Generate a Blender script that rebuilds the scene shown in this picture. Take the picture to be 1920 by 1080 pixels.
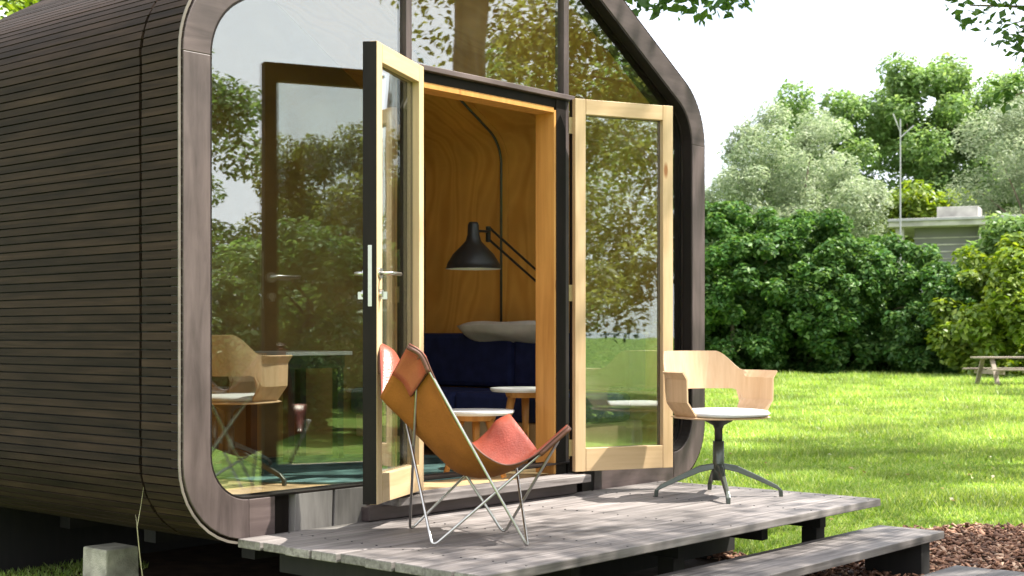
import bpy, math, random
import numpy as np
from mathutils import Vector, Matrix

R = math.radians
random.seed(7)
for o in list(bpy.data.objects):
    bpy.data.objects.remove(o)
sc = bpy.context.scene
C = sc.collection

# ------------------------------------------------------------------ camera
CT, ST = 0.756, 0.655                      # view direction (depth axis) in the ground plane
CAM = (-3.435, -4.789, 1.28)
def W(d, l, z=0.0):
    """a point d metres ahead of the viewpoint, l metres to its right, z above the lawn"""
    return Vector((CAM[0] + d * CT + l * ST, CAM[1] + d * ST - l * CT, z))
def M(d, l, z=0.0):
    """the same, for a place seen mirrored in the glass front (y = 0)"""
    p = W(d, l, z); return Vector((p.x, -p.y, p.z))
cam = bpy.data.cameras.new('camera'); camo = bpy.data.objects.new('camera', cam); C.objects.link(camo)
camo.location = CAM
camo.rotation_euler = (R(90), 0, math.atan2(ST, CT) - R(90))
cam.sensor_width = 36; cam.lens = 2608 / 1920 * 36
cam.shift_y = 90 / 1920
cam.clip_start = 0.1; cam.clip_end = 2000
cam.dof.use_dof = True; cam.dof.focus_distance = 6.6; cam.dof.aperture_fstop = 6.3
sc.camera = camo

# ------------------------------------------------------------------ sky, sun, exposure
SUN_EL = R(57); saz = Vector((0.70, -0.714, 0)).normalized()
SUN = Vector((saz.x * math.cos(SUN_EL), saz.y * math.cos(SUN_EL), math.sin(SUN_EL)))
wd = bpy.data.worlds.new('World'); sc.world = wd; wd.use_nodes = True
nt = wd.node_tree; nt.nodes.clear()
n_out = nt.nodes.new('ShaderNodeOutputWorld'); n_bg = nt.nodes.new('ShaderNodeBackground')
n_sky = nt.nodes.new('ShaderNodeTexSky'); n_sky.sky_type = 'NISHITA'; n_sky.sun_disc = False
n_sky.sun_elevation = SUN_EL; n_sky.sun_rotation = math.atan2(SUN.x, SUN.y)
n_sky.air_density = 1.0; n_sky.dust_density = 1.5; n_sky.ozone_density = 1.0
n_tc = nt.nodes.new('ShaderNodeTexCoord'); n_map = nt.nodes.new('ShaderNodeMapping')
n_map.inputs['Scale'].default_value = (1, 1, 2.2)
n_cl = nt.nodes.new('ShaderNodeTexNoise'); n_cl.inputs['Scale'].default_value = 1.7
n_cl.inputs['Detail'].default_value = 7; n_cl.inputs['Roughness'].default_value = 0.55
n_cr = nt.nodes.new('ShaderNodeValToRGB')
n_cr.color_ramp.elements[0].position = 0.24; n_cr.color_ramp.elements[1].position = 0.52
n_mx = nt.nodes.new('ShaderNodeMix'); n_mx.data_type = 'RGBA'
n_mx.inputs[7].default_value = (9.0, 9.3, 9.95, 1)
L = nt.links.new
L(n_tc.outputs['Generated'], n_map.inputs[0]); L(n_map.outputs[0], n_cl.inputs[0])
L(n_cl.outputs[0], n_cr.inputs[0]); L(n_cr.outputs[0], n_mx.inputs[0])
L(n_sky.outputs[0], n_mx.inputs[6]); L(n_mx.outputs[2], n_bg.inputs[0]); L(n_bg.outputs[0], n_out.inputs[0])
n_bg.inputs[1].default_value = 0.09
sl = bpy.data.lights.new('sun', 'SUN'); sl.energy = 4.6; sl.angle = R(0.53); sl.color = (1, 0.955, 0.87)
slo = bpy.data.objects.new('sun', sl); C.objects.link(slo); slo.location = (10, -12, 25)
slo.rotation_euler = SUN.to_track_quat('Z', 'Y').to_euler()
sc.view_settings.view_transform = 'Standard'; sc.view_settings.look = 'None'
sc.view_settings.gamma = 1; sc.view_settings.use_curve_mapping = False
sc.view_settings.exposure = 1.55
sc.render.engine = 'CYCLES'
sc.cycles.use_denoising = True
sc.cycles.max_bounces = 10; sc.cycles.diffuse_bounces = 5; sc.cycles.glossy_bounces = 5
sc.cycles.transparent_max_bounces = 24; sc.cycles.transmission_bounces = 6
sc.cycles.sample_clamp_indirect = 8; sc.cycles.caustics_reflective = False; sc.cycles.caustics_refractive = False

# ------------------------------------------------------------------ materials
def nodes(name):
    m = bpy.data.materials.new(name); m.use_nodes = True
    t = m.node_tree; b = t.nodes['Principled BSDF']
    return m, t, b, t.nodes['Material Output']
def new(t, kind, **kw):
    n = t.nodes.new('ShaderNode' + kind)
    for k, v in kw.items():
        if k in n.inputs: n.inputs[k].default_value = v
        else: setattr(n, k, v)
    return n
def ramp(t, stops):
    n = t.nodes.new('ShaderNodeValToRGB'); e = n.color_ramp.elements
    while len(e) < len(stops): e.new(0.5)
    for i, (p, c) in enumerate(stops):
        e[i].position = p; e[i].color = (*c, 1)
    return n
def plain(name, col, rough=0.5, metal=0.0, var=0.12, scale=6, bump=0.0, spec=0.5):
    m, t, b, o = nodes(name)
    tc = new(t, 'TexCoord'); n = new(t, 'TexNoise', Scale=scale, Detail=5.0)
    t.links.new(tc.outputs['Object'], n.inputs['Vector'])
    r = ramp(t, [(0.3, [c * (1 - var) for c in col]), (0.7, [min(1, c * (1 + var)) for c in col])])
    t.links.new(n.outputs[0], r.inputs[0]); t.links.new(r.outputs[0], b.inputs['Base Color'])
    b.inputs['Roughness'].default_value = rough; b.inputs['Metallic'].default_value = metal
    b.inputs['Specular IOR Level'].default_value = spec
    if bump:
        bp = new(t, 'Bump', Strength=bump, Distance=0.01)
        n2 = new(t, 'TexNoise', Scale=scale * 12, Detail=4.0)
        t.links.new(tc.outputs['Object'], n2.inputs['Vector'])
        t.links.new(n2.outputs[0], bp.inputs['Height']); t.links.new(bp.outputs[0], b.inputs['Normal'])
    return m
def wood(name, dark, light, stretch=(1, 14, 14), scale=3.0, rough=0.55, obj_var=0.25, bump=0.15, blotch=0.3, knots=None):
    """grain runs along the axis whose stretch is smallest; each object gets its own tone"""
    m, t, b, o = nodes(name)
    ge = new(t, 'NewGeometry'); oi = new(t, 'ObjectInfo')
    off = new(t, 'VectorMath', operation='SCALE'); cb = new(t, 'CombineXYZ')
    for i in range(3): t.links.new(oi.outputs['Random'], cb.inputs[i])
    t.links.new(cb.outputs[0], off.inputs[0]); off.inputs['Scale'].default_value = 37
    tc = new(t, 'TexCoord')
    add = new(t, 'VectorMath', operation='ADD')
    t.links.new(tc.outputs['Object'], add.inputs[0]); t.links.new(off.outputs[0], add.inputs[1])
    mp = new(t, 'Mapping'); mp.inputs['Scale'].default_value = stretch
    t.links.new(add.outputs[0], mp.inputs[0])
    n = new(t, 'TexNoise', Scale=scale, Detail=8.0, Roughness=0.62, Distortion=0.4)
    t.links.new(mp.outputs[0], n.inputs['Vector'])
    r = ramp(t, [(0.28, dark), (0.72, light)])
    t.links.new(n.outputs[0], r.inputs[0])
    bl = new(t, 'TexNoise', Scale=2.3, Detail=4.0); t.links.new(add.outputs[0], bl.inputs['Vector'])
    mr = new(t, 'MapRange'); mr.inputs[1].default_value = 0.3; mr.inputs[2].default_value = 0.7
    mr.inputs[3].default_value = 1 - blotch; mr.inputs[4].default_value = 1 + blotch * 0.6
    t.links.new(bl.outputs[0], mr.inputs[0])
    mo = new(t, 'MapRange'); mo.inputs[3].default_value = 1 - obj_var; mo.inputs[4].default_value = 1 + obj_var
    t.links.new(oi.outputs['Random'], mo.inputs[0])
    mu = new(t, 'Math', operation='MULTIPLY'); t.links.new(mr.outputs[0], mu.inputs[0]); t.links.new(mo.outputs[0], mu.inputs[1])
    vm = new(t, 'VectorMath', operation='SCALE'); t.links.new(r.outputs[0], vm.inputs[0]); t.links.new(mu.outputs[0], vm.inputs['Scale'])
    last = vm.outputs[0]
    if knots:
        mk = new(t, 'Mapping'); mk.inputs['Scale'].default_value = [max(0.35, s / max(stretch)) for s in stretch]
        t.links.new(add.outputs[0], mk.inputs[0])
        vo = new(t, 'TexVoronoi', Scale=6.0); t.links.new(mk.outputs[0], vo.inputs['Vector'])
        kr = ramp(t, [(0.05, (1, 1, 1)), (0.11, (0, 0, 0))]); t.links.new(vo.outputs['Distance'], kr.inputs[0])
        mx = new(t, 'Mix', data_type='RGBA'); mx.inputs[7].default_value = (*knots, 1)
        t.links.new(kr.outputs[0], mx.inputs[0]); t.links.new(last, mx.inputs[6]); last = mx.outputs[2]
    t.links.new(last, b.inputs['Base Color'])
    b.inputs['Roughness'].default_value = rough
    if bump:
        bp = new(t, 'Bump', Strength=bump, Distance=0.004)
        t.links.new(n.outputs[0], bp.inputs['Height']); t.links.new(bp.outputs[0], b.inputs['Normal'])
    return m
def plywood(name, dark, mid, light):
    m, t, b, o = nodes(name)
    tc = new(t, 'TexCoord')
    mp = new(t, 'Mapping'); mp.inputs['Scale'].default_value = (1.0, 1.0, 0.28)
    t.links.new(tc.outputs['Object'], mp.inputs[0])
    n0 = new(t, 'TexNoise', Scale=1.6, Detail=2.0)
    t.links.new(mp.outputs[0], n0.inputs['Vector'])
    sc_ = new(t, 'VectorMath', operation='SCALE'); sc_.inputs['Scale'].default_value = 0.9
    t.links.new(n0.outputs['Color'], sc_.inputs[0])
    ad = new(t, 'VectorMath', operation='ADD'); t.links.new(mp.outputs[0], ad.inputs[0]); t.links.new(sc_.outputs[0], ad.inputs[1])
    wv = new(t, 'TexWave', wave_type='BANDS', bands_direction='DIAGONAL'); wv.inputs['Scale'].default_value = 3.2
    wv.inputs['Distortion'].default_value = 3.5; wv.inputs['Detail'].default_value = 3; wv.inputs['Detail Scale'].default_value = 1.2
    t.links.new(ad.outputs[0], wv.inputs['Vector'])
    r = ramp(t, [(0.0, dark), (0.25, mid), (0.65, light), (1.0, mid)])
    t.links.new(wv.outputs[0], r.inputs[0])
    bl = new(t, 'TexNoise', Scale=2.0, Detail=5.0); t.links.new(tc.outputs['Object'], bl.inputs['Vector'])
    mr = new(t, 'MapRange'); mr.inputs[1].default_value = 0.3; mr.inputs[2].default_value = 0.7
    mr.inputs[3].default_value = 0.78; mr.inputs[4].default_value = 1.15
    t.links.new(bl.outputs[0], mr.inputs[0])
    vm = new(t, 'VectorMath', operation='SCALE'); t.links.new(r.outputs[0], vm.inputs[0]); t.links.new(mr.outputs[0], vm.inputs['Scale'])
    t.links.new(vm.outputs[0], b.inputs['Base Color']); b.inputs['Roughness'].default_value = 0.45
    return m
def glass(name, gain, base, tint, rough=0.0):
    m, t, b, o = nodes(name); t.nodes.remove(b)
    ge = new(t, 'NewGeometry'); dt = new(t, 'VectorMath', operation='DOT_PRODUCT')
    t.links.new(ge.outputs['Incoming'], dt.inputs[0]); t.links.new(ge.outputs['True Normal'], dt.inputs[1])
    ab = new(t, 'Math', operation='ABSOLUTE'); t.links.new(dt.outputs['Value'], ab.inputs[0])
    sb = new(t, 'Math', operation='SUBTRACT'); sb.inputs[0].default_value = 1.0; t.links.new(ab.outputs[0], sb.inputs[1])
    pw = new(t, 'Math', operation='POWER'); pw.inputs[1].default_value = 5.0; t.links.new(sb.outputs[0], pw.inputs[0])
    ma = new(t, 'Math', operation='MULTIPLY_ADD'); ma.inputs[1].default_value = gain; ma.inputs[2].default_value = base; ma.use_clamp = True
    t.links.new(pw.outputs[0], ma.inputs[0])
    tr = new(t, 'BsdfTransparent'); tr.inputs[0].default_value = (*tint, 1)
    gl = new(t, 'BsdfGlossy'); gl.inputs['Roughness'].default_value = rough; gl.inputs[0].default_value = (0.97, 1.0, 0.97, 1)
    bp = new(t, 'Bump', Strength=0.035, Distance=0.02); nz = new(t, 'TexNoise', Scale=2.2, Detail=1.0)
    tc = new(t, 'TexCoord'); t.links.new(tc.outputs['Object'], nz.inputs['Vector'])
    t.links.new(nz.outputs[0], bp.inputs['Height']); t.links.new(bp.outputs[0], gl.inputs['Normal'])
    mx = new(t, 'MixShader'); t.links.new(ma.outputs[0], mx.inputs[0])
    t.links.new(tr.outputs[0], mx.inputs[1]); t.links.new(gl.outputs[0], mx.inputs[2]); t.links.new(mx.outputs[0], o.inputs[0])
    return m
def leaf(name, c0, c1, c2, trans=0.4, gloss=0.06, lo=0.72, hi=1.25):
    m, t, b, o = nodes(name); t.nodes.remove(b)
    ge = new(t, 'NewGeometry')
    r = ramp(t, [(0.0, c0), (0.55, c1), (1.0, c2)])
    t.links.new(ge.outputs['Random Per Island'], r.inputs[0])
    tc = new(t, 'TexCoord'); n = new(t, 'TexNoise', Scale=0.7, Detail=3.0); t.links.new(tc.outputs['Object'], n.inputs['Vector'])
    mr = new(t, 'MapRange'); mr.inputs[1].default_value = 0.3; mr.inputs[2].default_value = 0.7
    mr.inputs[3].default_value = lo; mr.inputs[4].default_value = hi
    t.links.new(n.outputs[0], mr.inputs[0])
    vm = new(t, 'VectorMath', operation='SCALE'); t.links.new(r.outputs[0], vm.inputs[0]); t.links.new(mr.outputs[0], vm.inputs['Scale'])
    d = new(t, 'BsdfDiffuse'); tl = new(t, 'BsdfTranslucent'); g = new(t, 'BsdfGlossy', Roughness=0.42)
    hs = new(t, 'HueSaturation', Hue=0.485, Saturation=1.15, Value=1.25); t.links.new(vm.outputs[0], hs.inputs['Color'])
    t.links.new(vm.outputs[0], d.inputs[0]); t.links.new(hs.outputs[0], tl.inputs[0])
    m1 = new(t, 'MixShader'); m1.inputs[0].default_value = trans
    t.links.new(d.outputs[0], m1.inputs[1]); t.links.new(tl.outputs[0], m1.inputs[2])
    m2 = new(t, 'MixShader'); m2.inputs[0].default_value = gloss
    t.links.new(m1.outputs[0], m2.inputs[1]); t.links.new(g.outputs[0], m2.inputs[2]); t.links.new(m2.outputs[0], o.inputs[0])
    return m

MT = {}
MT['slat'] = wood('slat_wood', (0.0105, 0.0057, 0.0035), (0.0330, 0.0190, 0.0122), (14, 0.8, 14), 3.0, 0.75, 0.28, 0.2, 0.35)
MT['slat'].node_tree.nodes['Principled BSDF'].inputs['Specular IOR Level'].default_value = 0.12
MT['shell'] = plain('black_membrane', (0.006, 0.006, 0.006), 0.8)
MT['frame'] = wood('dark_stained_board', (0.050, 0.034, 0.032), (0.122, 0.089, 0.085), (6, 6, 0.8), 3.0, 0.5, 0.12, 0.2, 0.4)
MT['frame_h'] = wood('dark_stained_board_level', (0.050, 0.034, 0.032), (0.122, 0.089, 0.085), (0.8, 6, 6), 3.0, 0.5, 0.12, 0.2, 0.4)
MT['dark'] = wood('near_black_paint', (0.007, 0.0045, 0.0035), (0.015, 0.010, 0.008), (6, 6, 0.8), 3.0, 0.6, 0.1, 0.05)
MT['dark'].node_tree.nodes['Principled BSDF'].inputs['Specular IOR Level'].default_value = 0.2
MT['trim'] = plain('pale_cut_edge', (0.13, 0.108, 0.09), 0.7, var=0.35, scale=9)
MT['skirt'] = wood('grey_weathered_board', (0.13, 0.115, 0.108), (0.25, 0.225, 0.215), (8, 8, 0.8), 3.0, 0.7, 0.12, 0.2, 0.3)
MT['deck'] = wood('silvered_decking', (0.070, 0.058, 0.053), (0.270, 0.240, 0.228), (0.7, 16, 16), 2.6, 0.66, 0.17, 0.4, 0.38)
MT['joist'] = wood('shade_black_timber', (0.008, 0.007, 0.006), (0.018, 0.015, 0.012), (8, 8, 1), 3.0, 0.8, 0.2, 0.1)  # taken near black, puts the shade under deck and cabin into the colour
MT['pine'] = wood('pale_pine', (0.50, 0.335, 0.175), (0.66, 0.48, 0.285), (10, 10, 0.7), 2.2, 0.42, 0.06, 0.06, 0.08, knots=(0.30, 0.13, 0.045))
MT['pine_h'] = wood('pale_pine_level', (0.50, 0.335, 0.175), (0.66, 0.48, 0.285), (0.7, 10, 10), 2.2, 0.42, 0.06, 0.06, 0.08, knots=(0.30, 0.13, 0.045))
MT['lining'] = wood('orange_larch', (0.42, 0.185, 0.045), (0.60, 0.30, 0.085), (10, 10, 0.7), 2.2, 0.42, 0.05, 0.06, 0.1, knots=(0.25, 0.08, 0.02))
MT['ply'] = plywood('amber_plywood', (0.58, 0.272, 0.052), (0.64, 0.318, 0.068), (0.68, 0.350, 0.080))
MT['floorwood'] = wood('light_oiled_floor', (0.42, 0.29, 0.15), (0.58, 0.42, 0.24), (12, 0.6, 12), 2.4, 0.35, 0.10, 0.05, 0.12)
MT['glass'] = glass('window_glass', 1.2, 0.165, (0.93, 0.955, 0.93))
MT['doorglass'] = glass('door_glass', 1.2, 0.165, (0.93, 0.955, 0.93))
MT['steel'] = plain('brushed_steel', (0.48, 0.47, 0.45), 0.3, 1.0, 0.08, 30)
MT['rod'] = plain('chromed_rod', (0.46, 0.445, 0.42), 0.28, 1.0, 0.1, 25)
MT['leather'] = plain('red_brown_leather', (0.32, 0.066, 0.038), 0.34, 0, 0.18, 9, 0.25, 0.6)
MT['suede'] = plain('tan_suede', (0.275, 0.092, 0.019), 0.85, 0, 0.16, 7, 0.3, 0.2)
MT['edge'] = plain('dark_leather_edge', (0.10, 0.035, 0.02), 0.6, 0, 0.2, 12)
MT['oak'] = wood('oak_veneer', (0.50, 0.325, 0.185), (0.62, 0.43, 0.27), (14, 14, 0.8), 2.4, 0.42, 0.03, 0.04, 0.06)
MT['cushion'] = plain('white_felt', (0.60, 0.595, 0.60), 0.9, 0, 0.05, 30, 0.2)
MT['black'] = plain('black_powder_coat', (0.016, 0.016, 0.017), 0.42, 0, 0.15, 20)
MT['gun'] = plain('grey_green_metal', (0.085, 0.095, 0.080), 0.36, 0.6, 0.12, 15)
MT['navy'] = plain('navy_wool', (0.016, 0.022, 0.075), 0.9, 0, 0.2, 14, 0.3, 0.2)
MT['pillow'] = plain('pale_linen', (0.62, 0.60, 0.56), 0.9, 0, 0.08, 12, 0.3, 0.2)
MT['white'] = plain('white_laminate', (0.78, 0.78, 0.77), 0.35, 0, 0.03)
MT['rug'] = plain('teal_rug', (0.10, 0.175, 0.17), 0.95, 0, 0.55, 5, 0.4, 0.1)
MT['concrete'] = plain('pale_concrete', (0.36, 0.34, 0.26), 0.9, 0, 0.5, 9, 0.8)
MT['stucco'] = plain('grey_render', (0.17, 0.168, 0.172), 0.9, 0, 0.15, 0.6, 0.2)
MT['fascia'] = plain('white_concrete', (0.38, 0.365, 0.34), 0.85, 0, 0.35, 1.6)
MT['pic'] = wood('picnic_timber', (0.20, 0.155, 0.115), (0.33, 0.27, 0.21), (0.8, 10, 10), 2.5, 0.7, 0.12, 0.2)
MT['mast'] = plain('pale_galvanised', (0.33, 0.33, 0.33), 0.5, 0.4, 0.1)
MT['bark'] = wood('grey_brown_bark', (0.11, 0.085, 0.055), (0.26, 0.21, 0.15), (5, 5, 0.8), 2.2, 0.9, 0.12, 0.8, 0.35)
MT['teal'] = plain('brown_panel', (0.23, 0.130, 0.042), 0.5, 0, 0.3, 3)
MT['chip'] = None
MT['brass'] = plain('dull_brass', (0.50, 0.40, 0.22), 0.4, 0.9, 0.1, 20)
MT['dry'] = plain('dry_stem', (0.30, 0.26, 0.17), 0.8, 0, 0.2, 20)

# leaves
MT['lf_hedge'] = leaf('hedge_leaf', (0.036, 0.098, 0.024), (0.070, 0.155, 0.035), (0.155, 0.255, 0.068), 0.33, 0.018)
MT['lf_yellow'] = leaf('lime_leaf', (0.105, 0.175, 0.024), (0.185, 0.275, 0.040), (0.30, 0.37, 0.065), 0.42, 0.03)
MT['lf_silver'] = leaf('silver_willow_leaf', (0.17, 0.235, 0.125), (0.28, 0.345, 0.20), (0.45, 0.50, 0.34), 0.42, 0.03)
MT['lf_green'] = leaf('mid_green_leaf', (0.115, 0.205, 0.060), (0.175, 0.285, 0.088), (0.27, 0.365, 0.135), 0.48, 0.03)  # greens lightened, distance haze is put into the leaf colour
MT['lf_olive'] = leaf('olive_leaf', (0.120, 0.155, 0.045), (0.190, 0.225, 0.070), (0.30, 0.325, 0.11), 0.60, 0.03)
MT['lf_deep'] = leaf('deep_green_leaf', (0.070, 0.140, 0.045), (0.120, 0.200, 0.065), (0.20, 0.28, 0.10), 0.56, 0.03)
MT['lf_branch'] = leaf('dark_branch_leaf', (0.030, 0.070, 0.018), (0.050, 0.105, 0.024), (0.085, 0.15, 0.035), 0.35, 0.03)  # a darker green than the other leaf materials
MT['blade'] = leaf('grass_blade', (0.170, 0.275, 0.052), (0.250, 0.365, 0.080), (0.40, 0.45, 0.16), 0.5, 0.015, 0.55, 1.3)

def lawn_mat():
    m, t, b, o = nodes('lawn_soil')
    tc = new(t, 'TexCoord')
    n1 = new(t, 'TexNoise', Scale=0.55, Detail=6.0, Roughness=0.6); n2 = new(t, 'TexNoise', Scale=14.0, Detail=6.0, Roughness=0.7)
    for n in (n1, n2): t.links.new(tc.outputs['Object'], n.inputs['Vector'])
    r1 = ramp(t, [(0.3, (0.145, 0.250, 0.045)), (0.52, (0.205, 0.310, 0.065)), (0.66, (0.34, 0.355, 0.135))])
    r2 = ramp(t, [(0.3, (0.55, 0.55, 0.55)), (0.7, (1.25, 1.25, 1.2))])
    t.links.new(n1.outputs[0], r1.inputs[0]); t.links.new(n2.outputs[0], r2.inputs[0])
    mx = new(t, 'Mix', data_type='RGBA', blend_type='MULTIPLY'); mx.inputs[0].default_value = 1
    t.links.new(r1.outputs[0], mx.inputs[6]); t.links.new(r2.outputs[0], mx.inputs[7])
    t.links.new(mx.outputs[2], b.inputs['Base Color']); b.inputs['Roughness'].default_value = 0.95
    b.inputs['Specular IOR Level'].default_value = 0.1
    bp = new(t, 'Bump', Strength=0.8, Distance=0.05); t.links.new(n2.outputs[0], bp.inputs['Height']); t.links.new(bp.outputs[0], b.inputs['Normal'])
    return m
MT['lawn'] = lawn_mat()
def chip_mat():
    m, t, b, o = nodes('bark_chip')
    ge = new(t, 'NewGeometry')
    r = ramp(t, [(0.0, (0.06, 0.026, 0.014)), (0.5, (0.19, 0.088, 0.050)), (0.85, (0.31, 0.165, 0.10)), (1.0, (0.48, 0.33, 0.23))])
    t.links.new(ge.outputs['Random Per Island'], r.inputs[0]); t.links.new(r.outputs[0], b.inputs['Base Color'])
    b.inputs['Roughness'].default_value = 0.85
    return m
MT['chip'] = chip_mat()
MT['soil'] = plain('dark_soil', (0.045, 0.028, 0.018), 0.95, 0, 0.4, 8, 0.5, 0.1)

# ------------------------------------------------------------------ mesh helpers
class MB:
    def __init__(s): s.v = []; s.f = []; s.mi = []; s.m = 0
    def add(s, vs, fs):
        k = len(s.v); s.v += [tuple(p) for p in vs]; s.f += [tuple(k + i for i in f) for f in fs]; s.mi += [s.m] * len(fs); return s
    def box(s, a, b):
        x0, y0, z0 = a; x1, y1, z1 = b
        return s.add([(x0,y0,z0),(x1,y0,z0),(x1,y1,z0),(x0,y1,z0),(x0,y0,z1),(x1,y0,z1),(x1,y1,z1),(x0,y1,z1)],
                     [(0,3,2,1),(4,5,6,7),(0,1,5,4),(1,2,6,5),(2,3,7,6),(3,0,4,7)])
    def prism(s, poly, y0, y1):
        """poly: (x, z) anticlockwise seen from -y"""
        n = len(poly)
        vs = [(x, y0, z) for x, z in poly] + [(x, y1, z) for x, z in poly]
        fs = [tuple(range(n)), tuple(range(2 * n - 1, n - 1, -1))]
        fs += [(i, i + n, (i + 1) % n + n, (i + 1) % n) for i in range(n)]
        return s.add(vs, fs)
    def tube(s, pts, rad, n=8, cap=True):
        pts = [Vector(p) for p in pts]; k = len(pts)
        rad = rad if isinstance(rad, (list, tuple)) else [rad] * k
        rings = []; up = None
        for i, p in enumerate(pts):
            d = (pts[min(i + 1, k - 1)] - pts[max(i - 1, 0)]).normalized()
            if up is None:
                up = d.orthogonal().normalized()
            else:
                up = (up - d * up.dot(d)); up = up.normalized() if up.length > 1e-6 else d.orthogonal().normalized()
            q = d.cross(up)
            rings.append([p + (up * math.cos(2*math.pi*j/n) + q * math.sin(2*math.pi*j/n)) * rad[i] for j in range(n)])
        vs = [v for r in rings for v in r]; fs = []
        for i in range(k - 1):
            for j in range(n):
                fs.append((i*n+j, i*n+(j+1)%n, (i+1)*n+(j+1)%n, (i+1)*n+j))
        if cap: fs += [tuple(range(n))[::-1], tuple((k-1)*n + j for j in range(n))]
        return s.add(vs, fs)
    def lathe(s, prof, n=24, c=(0, 0, 0)):
        vs = []; fs = []
        for r, z in prof:
            for j in range(n):
                a = 2*math.pi*j/n; vs.append((c[0] + r*math.cos(a), c[1] + r*math.sin(a), c[2] + z))
        for i in range(len(prof) - 1):
            for j in range(n):
                fs.append((i*n+j, i*n+(j+1)%n, (i+1)*n+(j+1)%n, (i+1)*n+j))
        return s.add(vs, fs)
    def beam(s, a, b, w, h, up=(0, 0, 1)):
        a = Vector(a); b = Vector(b); d = (b - a).normalized(); u = Vector(up); u = (u - d*u.dot(d)).normalized(); q = d.cross(u)
        vs = []
        for p in (a, b):
            for sx, sz in ((-1,-1),(1,-1),(1,1),(-1,1)): vs.append(p + q*sx*w/2 + u*sz*h/2)
        return s.add(vs, [(0,1,2,3),(7,6,5,4),(0,4,5,1),(1,5,6,2),(2,6,7,3),(3,7,4,0)])
    def obj(s, name, mat, parent=None, bevel=0, smooth=False, loc=None, fix=True):
        me = bpy.data.meshes.new(name); me.from_pydata(s.v, [], s.f)
        mats = mat if isinstance(mat, (list, tuple)) else [mat]
        for q in mats: me.materials.append(MT[q])
        if len(mats) > 1: me.polygons.foreach_set('material_index', s.mi)
        if fix:
            import bmesh
            bm = bmesh.new(); bm.from_mesh(me); bmesh.ops.recalc_face_normals(bm, faces=bm.faces); bm.to_mesh(me); bm.free()
        if smooth: me.polygons.foreach_set('use_smooth', [True] * len(me.polygons))
        me.update()
        return link(name, me, parent, bevel, loc)
def link(name, me, parent=None, bevel=0, loc=None):
    o = bpy.data.objects.new(name, me); C.objects.link(o)
    if parent: o.parent = parent
    if loc is not None: o.location = loc
    if bevel:
        b = o.modifiers.new('bevel', 'BEVEL'); b.width = bevel; b.segments = 2; b.limit_method = 'ANGLE'; b.angle_limit = R(40)
        b.harden_normals = False
    return o
def tag(o, label, cat, group=None, kind=None):
    if label: o['label'] = label
    if cat: o['category'] = cat
    if group: o['group'] = group
    if kind: o['kind'] = kind
    return o
def thing(name, label, cat, loc=(0, 0, 0), rz=0, group=None):
    o = bpy.data.objects.new(name, None); C.objects.link(o); o.location = loc; o.rotation_euler = (0, 0, rz)
    o.empty_display_size = 0.1
    return tag(o, label, cat, group)
def copy_tree(o, parent=None):
    c = o.copy(); C.objects.link(c)
    if parent: c.parent = parent
    for ch in list(o.children): copy_tree(ch, c)
    return c
def npmesh(name, V, F, mats, mi=None, smooth=False):
    me = bpy.data.meshes.new(name); V = np.asarray(V, np.float32); F = np.asarray(F, np.int32)
    me.vertices.add(len(V)); me.vertices.foreach_set('co', V.ravel())
    k = F.shape[1]
    me.loops.add(F.size); me.loops.foreach_set('vertex_index', F.ravel())
    me.polygons.add(len(F)); me.polygons.foreach_set('loop_start', np.arange(0, F.size, k, dtype=np.int32))
    for q in mats: me.materials.append(MT[q])
    if smooth: me.polygons.foreach_set('use_smooth', np.ones(len(F), bool))
    me.update(calc_edges=True); me.validate()
    return me

# ------------------------------------------------------------------ ground
def ground():
    rings = [0, 3, 6, 9, 12, 16, 20, 25, 30, 40, 50, 65, 90, 130, 200, 350, 700]; n = 72
    vs = [(0, 0, 0)]; fs = []
    for r in rings[1:]:
        for j in range(n):
            a = 2*math.pi*j/n; x = r*math.cos(a); y = r*math.sin(a)
            z = 0.0
            vs.append((x, y, z))
    for j in range(n): fs.append((0, 1+j, 1+(j+1)%n))
    for i in range(len(rings) - 2):
        for j in range(n):
            fs.append((1+i*n+j, 1+(i+1)*n+j, 1+(i+1)*n+(j+1)%n, 1+i*n+(j+1)%n))
    b = MB(); b.add(vs, fs); o = b.obj('lawn', 'lawn'); tag(o, None, None, kind='structure'); return o
lawn = ground(); lawn.location = (2, 0, 0)
# bare soil below the cabin and the deck, bark bed to the right of it
def soil_sheet():
    rng = random.Random(5); pts = []
    # outline in (depth, lateral) for the bark bed, then world polygon for below the cabin
    poly = [W(9.05, 2.55), W(9.22, 3.0), W(9.18, 3.6), W(9.12, 4.4), W(8.4, 5.4), W(7.0, 5.2), W(5.5, 3.8), W(4.6, 1.5)]
    poly = [(p.x, p.y) for p in poly] + [(-0.05, -1.75), (0.0, 2.5), (3.6, 2.5), (3.6, 0.1), (3.3, -1.15)]
    out = []
    for i in range(len(poly)):
        a = Vector(poly[i]); b = Vector(poly[(i+1) % len(poly)])
        for k in range(8):
            p = a.lerp(b, k/8); out.append((p.x + rng.uniform(-.06, .06), p.y + rng.uniform(-.06, .06), 0.006))
    m = MB(); m.add(out, [tuple(range(len(out)))]); o = m.obj('bark_bed', 'soil', fix=False)
    if o.data.polygons[0].normal.z < 0: o.data.flip_normals()
    tag(o, None, None, kind='structure'); return [(p[0], p[1]) for p in out]
BED = soil_sheet()
def inside(poly, x, y):
    """vectorised point in polygon"""
    x = np.asarray(x); y = np.asarray(y); r = np.zeros(x.shape, bool); n = len(poly)
    for i in range(n):
        x0, y0 = poly[i]; x1, y1 = poly[(i+1) % n]
        if y0 == y1: continue
        c = ((y0 > y) != (y1 > y)) & (x < (x1-x0)*(y-y0)/(y1-y0)+x0)
        r ^= c
    return r

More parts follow.
